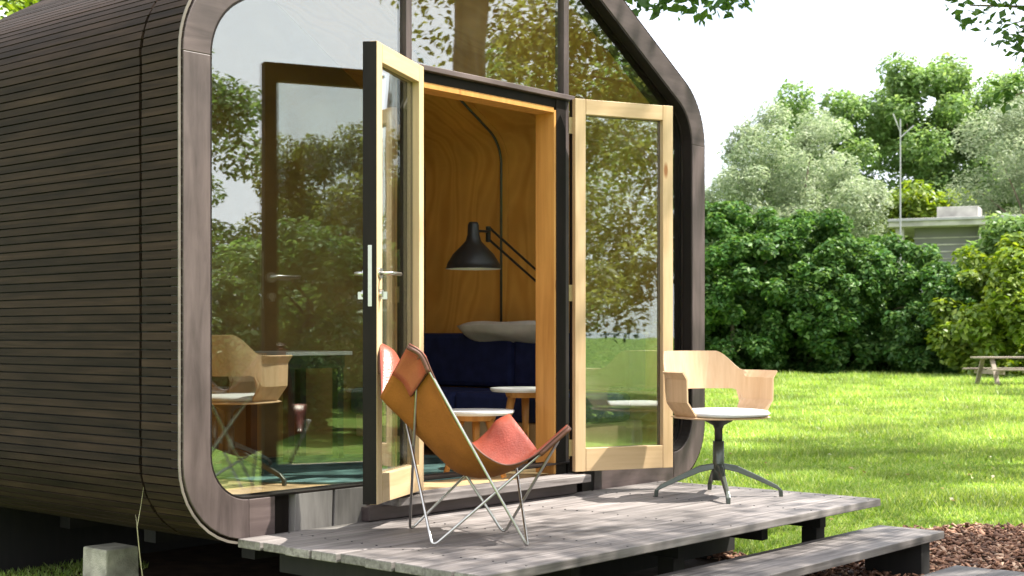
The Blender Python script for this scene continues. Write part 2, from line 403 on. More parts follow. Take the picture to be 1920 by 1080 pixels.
# ------------------------------------------------------------------ the cabin
WD = 3.955; ZB = 0.385; ZE = 2.716; ZP = 3.914; DEP = 2.34
BASEPOLY = [(0, ZB), (WD, ZB), (WD, ZE), (WD/2, ZP), (0, ZE)]
RAD = [0.36, 0.36, 0.45, 0.30, 0.45]
def offset_poly(poly, ds):
    n = len(poly); lines = []
    for i in range(n):
        a = Vector(poly[i]); b = Vector(poly[(i+1) % n]); d = (b-a).normalized(); nrm = Vector((-d.y, d.x))
        lines.append((a + nrm*ds[i], d))
    out = []
    for i in range(n):
        p, d = lines[i-1]; q, e = lines[i]
        t = ((q-p).x*e.y - (q-p).y*e.x) / (d.x*e.y - d.y*e.x); r = p + d*t; out.append((r.x, r.y))
    return out
def rounded(poly, radii, seg=10):
    out = []; n = len(poly)
    for i in range(n):
        p = Vector(poly[i]); a = (Vector(poly[i-1]) - p).normalized(); b = (Vector(poly[(i+1) % n]) - p).normalized()
        ang = a.angle(b); r = radii[i]; t = r/math.tan(ang/2); c = p + (a+b).normalized()*(r/math.sin(ang/2))
        s = p + a*t; e = p + b*t
        a0 = math.atan2(s.y-c.y, s.x-c.x); a1 = math.atan2(e.y-c.y, e.x-c.x); da = a1-a0
        while da < 0: da += 2*math.pi
        if da > math.pi: da -= 2*math.pi
        for k in range(seg+1): out.append((c.x + r*math.cos(a0+da*k/seg), c.y + r*math.sin(a0+da*k/seg)))
    return out
def outline(off, bottom=None, seg=10):
    b = off if bottom is None else bottom
    return rounded(offset_poly(BASEPOLY, [b, off, off, off, off]), [max(0.04, r-off) for r in RAD], seg)
def clip(poly, axis, val, keep_gt):
    out = []; n = len(poly)
    for i in range(n):
        a = poly[i]; b = poly[(i+1) % n]; ia = (a[axis] > val) == keep_gt; ib = (b[axis] > val) == keep_gt
        if ia: out.append(a)
        if ia != ib:
            t = (val-a[axis])/(b[axis]-a[axis]); out.append((a[0]+(b[0]-a[0])*t, a[1]+(b[1]-a[1])*t))
    return out
def region(poly, x0=None, x1=None, z0=None, z1=None):
    if x0 is not None: poly = clip(poly, 0, x0, True)
    if x1 is not None: poly = clip(poly, 0, x1, False)
    if z0 is not None: poly = clip(poly, 1, z0, True)
    if z1 is not None: poly = clip(poly, 1, z1, False)
    return poly
def ring_piece(A, B, i0, i1, y0, y1):
    """closed solid between outlines A (outer) and B (inner), point indices i0..i1"""
    n = len(A); idx = [i % n for i in range(i0, i1+1)]; k = len(idx); m = MB(); vs = []
    for y in (y0, y1):
        for i in idx: vs.append((A[i][0], y, A[i][1]))
        for i in idx: vs.append((B[i][0], y, B[i][1]))
    fs = []
    for j in range(k-1):
        a0, a1, b0, b1 = j, j+1, k+j, k+j+1; q = 2*k
        fs += [(a0, b0, b1, a1), (a0+q, a1+q, b1+q, b0+q), (a0, a1, a1+q, a0+q), (b0, b0+q, b1+q, b1)]
    if i1 - i0 < n:
        fs += [(0, 2*k, 3*k, k), (k-1, 2*k-1, 4*k-1, 3*k-1)]
    m.add(vs, fs); return m
cabin = thing('cabin', 'low dark slatted garden cabin with rounded corners and open glass doors', 'cabin', (0, 0, 0))
SEG = 10; N1 = SEG+1
out0 = outline(0.019); inn = outline(0.157, 0.19)
# front frame boards: index blocks BL 0-10, BR 11-21, ER 22-32, PK 33-43, EL 44-54
def inter(pts, extra):   # small helper to leave a hairline joint
    return pts
ring_piece(out0, inn, 54, 65, 0.0, 0.088).obj('frame_board', 'frame', cabin, 0.004)          # left upright + lower left corner
ring_piece(out0, inn, 11, 22, 0.0, 0.088).obj('frame_board', 'frame', cabin, 0.004)          # right
def between(A, i, j, t): return (A[i][0]+(A[j][0]-A[i][0])*t, A[i][1]+(A[j][1]-A[i][1])*t)
ring_piece(out0, inn, 22, 38, 0.001, 0.088).obj('frame_board', 'frame_h', cabin, 0.004)
ring_piece(out0, inn, 38, 54, 0.001, 0.088).obj('frame_board', 'frame_h', cabin, 0.004)
# bottom boards, left to right
zt = ZB + 0.19
def board(x0, x1, y0, mat, z0=ZB, z1=zt, name='skirting_board', lean=0.0):
    m = MB(); m.box((x0+.0015, y0, z0), (x1-.0015, 0.085, z1))
    if lean: m.v = [(x + lean*(z-z0)/(z1-z0), y, z) for x, y, z in m.v]
    return m.obj(name, mat, cabin, 0.003)
board(0.36, 0.506, 0.002, 'frame_h'); board(0.506, 0.615, 0.040, 'dark'); board(0.615, 0.838, 0.004, 'skirt', lean=0.008)
board(0.846, 1.05, 0.002, 'skirt', lean=0.01); board(1.062, 1.35, 0.012, 'frame_h'); board(1.35, 2.60, 0.020, 'frame_h', z1=0.50)
board(2.60, 2.694, 0.030, 'dark'); board(2.694, 2.803, 0.004, 'dark'); board(2.803, 3.595, 0.002, 'frame_h')
# pale rim where the cladding is cut
A = outline(-0.003); B = outline(0.008)
ring_piece(A, B, 33, 65, 0.003, 0.0075).obj('edge_trim', 'trim', cabin)
# membrane body
A = outline(0.020); B = outline(0.168, 0.10)
ring_piece(A, B, 0, len(A), 0.098, DEP).obj('shell', 'shell', cabin)
# cladding slats: left side and left roof one by one
def arclen(P):
    acc = [0.0]
    for i in range(1, len(P)): acc.append(acc[-1] + math.dist(P[i], P[i-1]))
    return acc
def at_len(P, acc, s):
    for i in range(1, len(P)):
        if s <= acc[i] or i == len(P)-1:
            t = (s-acc[i-1])/(acc[i]-acc[i-1]); a, b = P[i-1], P[i]
            d = Vector((b[0]-a[0], b[1]-a[1])).normalized(); return (a[0]+(b[0]-a[0])*t, a[1]+(b[1]-a[1])*t), d
OL = outline(0.0, seg=24); NS = 25
left = OL[3*NS+12:] + OL[:NS]          # peak -> left eave -> lower left corner
right = OL[NS:3*NS+13]                 # lower right corner -> peak
PITCH = 0.0378
def slat_mesh(y0, y1):
    m = MB(); m.box((-0.0158, y0, -0.017), (0.0158, y1, 0.0)); return m
rng = random.Random(11)
def lay(path, cb):
    acc = arclen(path); s = PITCH/2
    while s < acc[-1]:
        p, d = at_len(path, acc, s); cb(p, d, s); s += PITCH
protoA = slat_mesh(0.012, 0.268); protoB = slat_mesh(0.286, DEP)
meA = meB = None
def put(p, d, s):
    global meA, meB
    for w in (0, 1):
        if (meA if w == 0 else meB) is None:
            o = (protoA if w == 0 else protoB).obj('slat', 'slat', cabin)
            if w == 0: meA = o.data
            else: meB = o.data
        else:
            o = link('slat', meA if w == 0 else meB, cabin)
        nrm = Vector((d.y, -d.x))      # outward
        q = Vector(p) + nrm*rng.uniform(-0.0012, 0.0012)
        X = Vector((d.x, 0, d.y)); Z = Vector((nrm.x, 0, nrm.y)); Y = Z.cross(X)
        sgn = 1 if Y.y > 0 else -1
        M4 = Matrix(((X.x*sgn, 0, Z.x, q.x), (0, 1, 0, rng.uniform(-.003, .003)), (X.z*sgn, 0, Z.z, q.y), (0, 0, 0, 1)))
        o.matrix_local = M4
lay(left, put)
rest = MB()
def put2(p, d, s):
    nrm = Vector((d.y, -d.x)); X = Vector((d.x, 0, d.y)); Z = Vector((nrm.x, 0, nrm.y)); q = Vector((p[0], 0, p[1]))
    m = MB(); m.box((-0.0166, 0.012, -0.017), (0.0166, DEP, 0)); rest.add([q + X*v[0] + Vector((0, v[1], 0)) + Z*v[2] for v in m.v], m.f)
lay(right, put2)
o = rest.obj('far_side_cladding', 'slat', cabin); o['kind'] = 'stuff'
# interior lining, one panel ring for each segment of the cabin
Ai = outline(0.170, 0.102); Bi = outline(0.188, 0.115)
for k, (y0, y1) in enumerate(((0.20, 1.485), (1.49, DEP-0.06))):
    ring_piece(Ai, Bi, 11, 54+11, y0, y1).obj('lining_panel', 'ply', cabin, smooth=False)
# back wall of plywood
Bw = outline(0.17, 0.103)
m = MB(); m.prism(Bw, DEP-0.055, DEP-0.01); m.obj('back_wall', 'teal', cabin)
m = MB(); m.box((0.3, DEP-0.16, 0.0), (WD-0.3, DEP-0.13, ZB-0.003)); m.obj('underfloor_shade_panel', 'joist', cabin)  # added dark panel, blocks the lit lawn from showing below the cabin
# floor boards
FL = 0.50; x = 0.20; k = 0
while x < WD-0.2:
    m = MB(); w = min(0.18, WD-0.19-x); m.box((x+.001, 0.115, FL-0.02), (x+w-.001, DEP-0.07, FL)); m.obj('floor_board', 'floorwood', cabin); x += w
# panes
inb = outline(0.150, 0.183)
def pane(kw, y=0.068):
    m = MB(); m.prism(region(inb, **kw), y, y+0.008); return m.obj('pane', 'glass', cabin, fix=True)
pane(dict(x1=1.36)); pane(dict(x0=1.392, x1=2.589, z0=2.590)); pane(dict(x0=2.626))
# dark rebate round the opening
ring_piece(outline(0.1572, 0.1902), outline(0.166, 0.199), 0, 5*N1, 0.004, 0.0665).obj('rebate', 'dark', cabin)
# bead behind the glass, dark
Ab = outline(0.140, 0.172); Bb = outline(0.172, 0.20)
ring_piece(Ab, Bb, 0, len(Ab), 0.090, 0.112).obj('glazing_bead', 'dark', cabin)
# mullions: a light-catching front fin on a dark post
inz = lambda x: ZE - 0.19 + (ZP-ZE)/(WD/2)*min(x, WD-x)
for x0, x1, nm in ((1.356, 1.396, 'm'), (2.585, 2.630, 'm')):
    m = MB(); m.box((x0, 0.045, 0.50), (x1, 0.11, inz((x0+x1)/2))); m.obj('mullion', 'frame', cabin, 0.003)
# door head and threshold
m = MB(); m.box((1.38, 0.004, 2.585), (2.63, 0.0665, 2.612)); m.obj('transom', 'frame_h', cabin, 0.003)
m = MB(); m.box((1.397, 0.036, 2.535), (2.50, 0.10, 2.584)); m.obj('door_head', 'dark', cabin, 0.002)
m = MB(); m.box((2.500, 0.030, 0.523), (2.584, 0.10, 2.584)); m.obj('door_post', 'dark', cabin, 0.002)
m = MB(); m.box((2.482, 0.032, 0.523), (2.4995, 0.165, 2.520)); m.obj('door_lining', 'lining', cabin, 0.002)
m = MB(); m.box((1.3965, 0.032, 0.523), (1.414, 0.165, 2.520)); m.obj('door_lining', 'lining', cabin, 0.002)
m = MB(); m.box((1.415, 0.032, 2.505), (2.481, 0.150, 2.5345)); m.obj('door_lining', 'lining', cabin, 0.002)
m = MB(); m.box((1.13, -0.135, 0.482), (2.60, 0.018, 0.522)); m.obj('threshold', 'deck', cabin, 0.004)
m = MB(); m.box((1.02, -0.050, 0.416), (2.58, 0.008, 0.4815)); m.obj('threshold_riser', 'frame_h', cabin, 0.004)
# doors
def hinge(parent, x, y, z):
    m = MB(); m.box((x-0.028, y-0.003, z-0.05), (x+0.028, y+0.001, z+0.05)); m.tube([(x, y-0.006, z-0.055), (x, y-0.006, z+0.055)], 0.008, 8)
    return m.obj('hinge', 'brass', parent)
DW, DH, DT = 0.622, 2.045, 0.068
def door(pin, ang, s, fittings):
    """s = +1: leaf runs to +x when closed, -1: to -x. Outer half dark, inner half pine."""
    def fx(m):
        m.v = [(x*s, y, z) for x, y, z in m.v]; return m
    d = MB(); sw = 0.066; tr = 0.085; br = 0.128; y0, y1 = 0.0, DT*0.46
    for a, b in (((0, 0), (sw, DH)), ((DW-sw, 0), (DW, DH)), ((sw, 0), (DW-sw, br)), ((sw, DH-tr), (DW-sw, DH))):
        d.box((a[0], y0, a[1]), (b[0], y1, b[1]))
    o = fx(d).obj('door', 'dark', cabin, 0.002); o.location = pin; o.rotation_euler = (0, 0, ang)
    ya, yb = DT*0.46+.0005, DT
    for a, b, nm, mt in (((0, 0), (sw, DH), 'stile', 'pine'), ((DW-sw, 0), (DW, DH), 'stile', 'pine'),
                         ((sw+.0008, 0.001), (DW-sw-.0008, br), 'rail', 'pine_h'), ((sw+.0008, DH-tr), (DW-sw-.0008, DH-.001), 'rail', 'pine_h')):
        m = MB(); m.box((a[0]+.0004, ya, a[1]), (b[0]-.0004, yb, b[1])); fx(m).obj(nm, mt, o, 0.003)
    m = MB(); m.box((sw-.008, DT*0.40, br-.008), (DW-sw+.008, DT*0.54, DH-tr+.008)); fx(m).obj('pane', 'doorglass', o)
    for z in (0.13, 0.98, 1.90):
        m = MB(); m.box((-0.022, DT*0.5-0.004, z-0.045), (0.002, DT*0.5+0.004, z+0.045)); fx(m)
        h = m.obj('hinge', 'brass', o)
    m = MB(); m.box((DW-0.0005, 0.001, 0.002), (DW+0.0012, DT-0.003, DH-0.002)); fx(m).obj('edge_strip', 'dark', o)
    if fittings:
        m = MB(); m.box((DW+0.0005, 0.026, 0.875), (DW+0.0030, 0.044, 1.145)); fx(m).obj('lock_plate', 'steel', o)
        for yy, sg in ((DT, 1), (0.0, -1)):
            m = MB(); zc = 1.022; xc = DW-0.034
            m.tube([(xc, yy, zc), (xc, yy+sg*0.045, zc), (xc-0.012, yy+sg*0.052, zc), (xc-0.125, yy+sg*0.052, zc)], 0.0085, 8)
            m.lathe([(0.0, 0), (0.024, 0)], 12)
            mm = MB(); mm.tube([(xc, yy, zc), (xc, yy+sg*0.006, zc)], 0.025, 16)
            h = fx(m.__class__().tube([(xc, yy, zc), (xc, yy+sg*0.045, zc), (xc-0.012, yy+sg*0.052, zc), (xc-0.125, yy+sg*0.052, zc)], 0.0085, 8)).obj('handle', 'steel', o, smooth=True)
            fx(mm).obj('rose', 'steel', o)
            mk = MB(); mk.tube([(xc, yy, zc-0.09), (xc, yy+sg*0.014, zc-0.09)], 0.017, 14); mk.box((xc-.004, min(yy, yy+sg*.035), zc-.115), (xc+.004, max(yy, yy+sg*.035), zc-.082))
            fx(mk).obj('key_cylinder', 'steel', o)
    return o
dl = door((1.338, -0.004, 0.536), R(-154.8), 1, True); dl['label'] = 'open door with lever handle and lock plate'
dr = door((2.570, -0.006, 0.536), R(155.5), -1, False); dr['label'] = 'open door without handle'
# conduit on the inner wall following the curve of the lining
Pc = outline(0.196, 0.12, seg=12); Kc = 13
path = [(WD-0.196, 0.95)] + Pc[2*Kc:3*Kc] + [between(Pc, 3*Kc-1, 3*Kc, 0.45)]
m = MB(); m.tube([(x, 1.543, z) for x, z in path], 0.0085, 8); m.obj('conduit', 'gun', cabin, smooth=True)
# feet and beams below
for y in (0.5, 1.3, 2.1):
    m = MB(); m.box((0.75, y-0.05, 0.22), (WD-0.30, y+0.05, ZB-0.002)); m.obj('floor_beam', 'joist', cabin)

# ------------------------------------------------------------------ deck and steps
DZ = 0.413; DX0, DX1, DY0 = 0.30, 3.46, -1.430
deck = thing('deck', 'raised terrace of silvered boards in front of the cabin', 'deck', (0, 0, 0))
nb = 9; bw = (abs(DY0)-0.004)/nb; rng = random.Random(3)
for i in range(nb):
    y1 = -0.006 - i*bw; y0 = y1 - bw + 0.010
    m = MB(); m.box((DX0 + rng.uniform(-.012, .012), y0, DZ-0.038), (DX1 + rng.uniform(-.008, .008), y1, DZ + rng.uniform(-.0015, .001)))
    m.obj('plank', 'deck', deck, 0.004)
for x in (0.55, 1.2, 2.0, 2.75, 3.36):
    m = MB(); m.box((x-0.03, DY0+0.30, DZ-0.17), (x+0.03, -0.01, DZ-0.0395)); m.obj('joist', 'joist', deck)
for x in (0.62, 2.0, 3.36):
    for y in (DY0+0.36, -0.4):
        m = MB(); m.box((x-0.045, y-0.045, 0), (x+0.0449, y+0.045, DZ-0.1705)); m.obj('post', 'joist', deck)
m = MB(); m.box((DX0+.03, -0.55, 0.06), (DX1-0.06, -0.52, DZ-0.171)); m.obj('underdeck_shade_board', 'joist', deck)  # added dark board, keeps the space below the deck black
m = MB(); rs = random.Random(4)
for i in range(nb):
    yc = -0.006 - (i+0.47)*bw
    for x in (0.55, 1.2, 2.0, 2.75, 3.36):
        for q in (-0.045, 0.045):
            m.lathe([(0.0, 0.0005), (0.0042, 0.0005), (0.0045, -0.002)], 8, (x + rs.uniform(-.012, .012), yc + q + rs.uniform(-.006, .006), DZ+0.0022))
o = m.obj('screw_heads', 'black', deck); o['kind'] = 'stuff'
def step(name, label, x0, x1, y0, y1, z, sup):
    t = thing(name, label, 'step', (0, 0, 0)); n = 2; w = (y1-y0)/n
    for i in range(n):
        m = MB(); m.box((x0 + rng.uniform(-.01, .01), y0+i*w+.003, z-0.04), (x1+rng.uniform(-.01, .01), y0+(i+1)*w-.003, z + rng.uniform(-.001, .001))); m.obj('plank', 'deck', t, 0.004)
    for x in sup:
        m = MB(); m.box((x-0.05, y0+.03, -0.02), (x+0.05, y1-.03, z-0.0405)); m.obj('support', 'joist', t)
    return t
step('deck_step', 'upper step of two grey planks just below the terrace edge', 1.30, 3.65, -1.69, -1.31, 0.243, (1.5, 3.48))
step('deck_step', 'lower step of grey planks lying on the bark chips', 1.45, 3.58, -2.22, -1.78, 0.085, (1.6, 3.4))

# ------------------------------------------------------------------ butterfly chair
def uv_frame():
    c = W(5.92, -0.18, DZ); f = Vector((ST, -CT, 0)) * 0.985 + Vector((CT, ST, 0)) * 0.17; f.normalize()
    r = Vector((f.y, -f.x, 0)); return c, f, r           # r points to the sitter's right = towards the viewer
bc, bf, br_ = uv_frame()
bfly = thing('butterfly_chair', 'leather sling chair on thin crossed steel rods standing on the terrace', 'chair', bc)
def LW(d, l, z): return W(d, l, z) - bc
TA = LW(6.22, -0.560, 1.235); TB = LW(5.66, -0.405, 1.240); TFR = LW(5.77, 0.225, 0.890); TFL = LW(6.33, 0.020, 0.885)
TB1 = LW(5.70, -.446, 1.190); TB2 = LW(5.70, -.372, 1.200); TA1 = LW(6.18, -.590, 1.190); TA2 = LW(6.18, -.520, 1.200)
P1 = LW(6.144, -.452, DZ+.007); P2 = LW(5.667, -.324, DZ+.007); P3 = LW(5.639, .065, DZ+.007); P4 = LW(6.046, -.035, DZ+.007)
KN = [0, .06, .15, .30, .45, .58, .70, .82, .92, 1]
NEAR = [(-.428, 1.250), (-.366, 1.212), (-.325, 1.128), (-.262, .990), (-.188, .868), (-.110, .788), (-.020, .748), (.080, .778), (.168, .850), (.238, .912)]
FAR = [(-.588, 1.248), (-.530, 1.212), (-.488, 1.128), (-.425, .990), (-.355, .878), (-.275, .810), (-.185, .792), (-.115, .842), (-.068, .896), (-.005, .925)]
MID = [(-.562, 1.020), (-.532, .984), (-.476, .930), (-.390, .838), (-.304, .750), (-.232, .690), (-.125, .668), (-.020, .692), (.055, .735), (.112, .782)]
def spline(T, s):
    i = 0
    while i < len(KN)-2 and s > KN[i+1]: i += 1
    h = KN[i+1]-KN[i]; t = (s-KN[i])/h; out = []
    for c in (0, 1):
        def sl(k):
            a, b = max(0, k-1), min(len(KN)-1, k+1); return (T[b][c]-T[a][c])/(KN[b]-KN[a])
        p0, p1, m0, m1 = T[i][c], T[i+1][c], sl(i)*h, sl(i+1)*h
        out.append((2*t**3-3*t*t+1)*p0 + (t**3-2*t*t+t)*m0 + (-2*t**3+3*t*t)*p1 + (t**3-t*t)*m1)
    return out
def sling_point(s, v):
    """s 0 back top .. 1 front, v -1 far side .. +1 near side; corners rounded"""
    x = 2*s-1; xx = x*math.sqrt(1-0.035*v**4); vv = v*math.sqrt(1-0.03*x**4); s = (xx+1)/2; v = vv
    c = spline(MID, s); e = spline(NEAR if v > 0 else FAR, s); a = abs(v); t = min(1, abs(2*s-1)**1.4*1.25); k = (1-t)*a**1.25 + t*(1-math.cos(math.pi*min(1, a*1.22)))/2
    dm = 5.95+0.09*s; de = (5.66+0.10*s) if v > 0 else (6.24+0.10*s)
    return W(dm+(de-dm)*abs(v), c[0]+(e[0]-c[0])*k, c[1]+(e[1]-c[1])*k) - bc
def sling_out(s, v, off):
    e = 0.01; p = sling_point(s, v)
    n = (sling_point(min(1, s+e), v)-sling_point(max(0, s-e), v)).cross(sling_point(s, min(1, v+e))-sling_point(s, max(-1, v-e))).normalized()
    if n.dot(p - LW(5.99, -.12, 1.08)) < 0: n = -n
    return p + n*off
TB1 = sling_out(.055, .66, .012); TB2 = sling_out(.055, .93, .012); TA1 = sling_out(.055, -.93, .012); TA2 = sling_out(.055, -.66, .012)
TFR = sling_out(.955, .86, .014); TFL = LW(6.36, -.005, .850)
def bend(pts, rr=0.035, k=5):
    """closed loop with rounded corners"""
    out = []; n = len(pts)
    for i in range(n):
        p = pts[i]; a = (pts[i-1]-p); b = (pts[(i+1) % n]-p); la = min(rr, a.length*.3); a = a.normalized()*la; b = b.normalized()*la
        for j in range(k+1):
            t = j/k; out.append((p+a)*(1-t)**2 + p*2*t*(1-t) + (p+b)*t*t)
    return out
for loop in ((TA1, P2, TFR, P4, TA2), (TB1, P1, TFL, P3, TB2)):
    pts = bend(loop); pts.append(pts[0].copy()); pts.append(pts[1].copy())
    m = MB(); m.tube(pts, 0.0062, 8, cap=False); m.obj('rod_frame', 'rod', bfly, smooth=True)
NU, NV = 40, 28
def sling_grid(s0, s1, v0, v1, nu, nv, off):
    g = []
    for i in range(nu+1):
        row = []
        for j in range(nv+1):
            s = s0+(s1-s0)*i/nu; v = v0+(v1-v0)*j/nv
            p = sling_point(s, v)
            if off:
                e = 0.01
                du = sling_point(min(1, s+e), v)-sling_point(max(0, s-e), v); dv = sling_point(s, min(1, v+e))-sling_point(s, max(-1, v-e))
                nn = du.cross(dv).normalized()
                p = p + nn*off
            row.append(p)
        g.append(row)
    return g
def skin(grids, mats):
    """two offset grids closed along their rim"""
    a, b = grids; nu = len(a)-1; nv = len(a[0])-1; m = MB(); vs = [p for r in a for p in r] + [p for r in b for p in r]; K = (nu+1)*(nv+1); w = nv+1
    m.m = 0; m.add(vs, [(i*w+j, i*w+j+1, (i+1)*w+j+1, (i+1)*w+j) for i in range(nu) for j in range(nv)])
    m.m = 1; m.add([], [tuple(q - len(m.v) for q in f) for f in [(K+i*w+j, K+(i+1)*w+j, K+(i+1)*w+j+1, K+i*w+j+1) for i in range(nu) for j in range(nv)]])
    rim = [(0, j) for j in range(nv+1)] + [(i, nv) for i in range(1, nu+1)] + [(nu, j) for j in range(nv-1, -1, -1)] + [(i, 0) for i in range(nu-1, 0, -1)]
    m.m = 2; fs = []
    for k in range(len(rim)):
        p = rim[k][0]*w+rim[k][1]; q = rim[(k+1) % len(rim)]; q = q[0]*w+q[1]; fs.append((p, q, q+K, p+K))
    m.add([], [tuple(q - len(m.v) for q in f) for f in fs])
    return m
gi = sling_grid(0, 1, -1, 1, NU, NV, 0.0); g_dn = sling_grid(0, 1, -1, 1, NU, NV, 0.004)
# which side is up
SIGN = 1 if (gi[NU//2][NV//2+0] - g_dn[NU//2][NV//2]).z < 0 else -1
ga = sling_grid(0, 1, -1, 1, NU, NV, SIGN*0.0035); gb = sling_grid(0, 1, -1, 1, NU, NV, -SIGN*0.0035)
m = skin((ga, gb), None); o = m.obj('sling', ['leather', 'suede', 'edge'], bfly, smooth=True)
# corner pockets stitched to the underside
for s0, s1, v0, v1 in ((0.0, 0.135, 0.40, 1), (0.0, 0.135, -1, -0.40), (0.86, 1.0, 0.5, 1), (0.86, 1.0, -1, -0.5)):
    a = sling_grid(s0, s1, v0, v1, 8, 10, -SIGN*0.0215); b = sling_grid(s0, s1, v0, v1, 8, 10, -SIGN*0.0045)
    skin((b, a), None).obj('pocket', ['leather', 'leather', 'edge'], bfly, smooth=True)

# ------------------------------------------------------------------ swivel armchair
def armchair(name, label, loc, face, group=None, base_ang=0.0):
    """origin on the floor; local +y is the way the sitter faces"""
    t = thing(name, label, 'chair', loc, face, group)
    # one bent veneer shell: seat pan, back band and arms
    def band(phi):
        a = abs(phi)
        top = 0.785 - 0.105*max(0, min(1, (a-0.62)/0.52))**1.0*(3-2*max(0, min(1, (a-0.62)/0.52)))*max(0, min(1, (a-0.62)/0.52))
        return top
    rx, ry = 0.285, 0.245; n = 56; G = []
    phis = [-1.98 + 3.96*i/n for i in range(n+1)]; K = 12
    for ph in phis:
        a = abs(ph); x = rx*math.sin(ph); y = -ry*math.cos(ph)
        if a > math.pi/2: y = ry*(a-math.pi/2)*1.05; x = math.copysign(rx, ph)
        armness = max(0, min(1, (a-0.98)/0.16))
        top = band(ph); lip = max(0, min(1, (a-1.12)/0.1))
        bot = 0.575*(1-armness) + 0.440*armness
        row = []
        for j in range(K+1):
            q = j/K; z = bot+(top-bot)*q
            lean = 0.055*(z-0.45)/0.33*(1-min(1, a/1.3)) + 0.02*(z-0.45)/0.33
            k = 1 + lean/ry
            inset = 0.06*max(0, (0.52-z)/0.08)*armness
            px = x*(1+0.03*(z-.45)/.33) - math.copysign(inset, x)*min(1, a); py = y - lean*math.cos(min(a, math.pi/2))
            if j >= K-1 and lip > 0:
                px += math.copysign(0.028*lip*(j-(K-2))/2, x)
            row.append(Vector((px, py, z)))
        G.append(row)
    H = []
    for i in range(n+1):
        row = []
        for j in range(K+1):
            a = G[min(n, i+1)][j]-G[max(0, i-1)][j]; b = G[i][min(K, j+1)]-G[i][max(0, j-1)]; nn = a.cross(b)
            nn = nn.normalized() if nn.length > 1e-9 else Vector((0, 0, 1)); row.append(G[i][j]+nn*0.009)
        H.append(row)
    skin((G, H), None).obj('back_shell', ['oak', 'oak', 'oak'], t, smooth=False)
    # seat pan joined to the arms
    def disc(z0, z1, rx, ry, yo, e=2.6, n=36, bulge=0.0, inset=0.012):
        m = MB(); prof = [(0.0, z0), (0.9, z0), (1.0-inset/rx, z0+.002), (1.0, (z0+z1)/2), (1.0-inset/rx, z1-.002), (0.85, z1+bulge*.5), (0.5, z1+bulge), (0.0, z1+bulge)]
        vs = []; fs = []
        for r, z in prof:
            for j in range(n):
                a = 2*math.pi*j/n; c, s = math.cos(a), math.sin(a)
                vs.append((rx*r*math.copysign(abs(c)**(2/e), c), yo+ry*r*math.copysign(abs(s)**(2/e), s), z))
        for i in range(len(prof)-1):
            for j in range(n): fs.append((i*n+j, i*n+(j+1) % n, (i+1)*n+(j+1) % n, (i+1)*n+j))
        m.add(vs, fs); return m
    disc(0.425, 0.438, 0.262, 0.225, 0.02).obj('seat_pan', 'oak', t, smooth=True)
    disc(0.4385, 0.468, 0.236, 0.232, 0.035, bulge=0.006).obj('seat_cushion', 'cushion', t, smooth=True)
    m = MB(); m.lathe([(0.0, 0.424), (0.085, 0.424), (0.075, 0.408), (0.030, 0.385), (0.022, 0.365), (0.021, 0.28), (0.0, 0.28)], 20); m.obj('column', 'black', t, smooth=True)
    m = MB(); m.lathe([(0.0, 0.30), (0.030, 0.30), (0.031, 0.18), (0.036, 0.15), (0.036, 0.09), (0.0, 0.085)], 20); m.obj('sleeve', 'gun', t, smooth=True)
    for k in range(4):
        a = base_ang - face + k*math.pi/2; d = Vector((math.cos(a), math.sin(a), 0)); q = Vector((-d.y, d.x, 0))
        m = MB(); pts = [(0.025, 0.165, 0.030, 0.022), (0.10, 0.150, 0.036, 0.017), (0.22, 0.098, 0.030, 0.015), (0.315, 0.052, 0.024, 0.013), (0.335, 0.034, 0.021, 0.012), (0.338, 0.0, 0.020, 0.011)]
        vs = []
        for i, (r, z, hh, ww) in enumerate(pts):
            p = d*r + Vector((0, 0, z))
            if i < 4: u = Vector((0, 0, 1)); vs += [p-q*ww-u*hh*.5, p+q*ww-u*hh*.5, p+q*ww*.7+u*hh*.5, p-q*ww*.7+u*hh*.5]
            else: u = d; vs += [p-q*ww-u*hh*.5, p+q*ww-u*hh*.5, p+q*ww+u*hh*.5, p-q*ww+u*hh*.5]
        fs = [(0, 1, 2, 3), tuple(range(len(vs)-4, len(vs)))[::-1]]
        for i in range(len(pts)-1):
            for j in range(4): fs.append((i*4+j, i*4+(j+1) % 4, (i+1)*4+(j+1) % 4, (i+1)*4+j))
        m.add(vs, fs); m.obj('leg', 'gun', t, 0.004)
    return t
fdir = Vector((CT, ST, 0))*-0.86 + Vector((ST, -CT, 0))*0.51
face = math.atan2(fdir.y, fdir.x) - math.pi/2
camang = math.atan2(ST, CT)
ac = W(7.51, 1.115, DZ)
armchair('swivel_armchair', 'pale wooden swivel armchair with white seat pad on the terrace beside the cabin corner', ac, face, base_ang=camang)
armchair('swivel_armchair', 'pale swivel armchair inside the cabin behind the big left pane', (1.15, 1.17, FL), R(-70), base_ang=R(20))
armchair('swivel_armchair', 'pale swivel armchair further back in the cabin, cut by the left frame', (1.62, 1.93, FL), R(-80), base_ang=R(50))

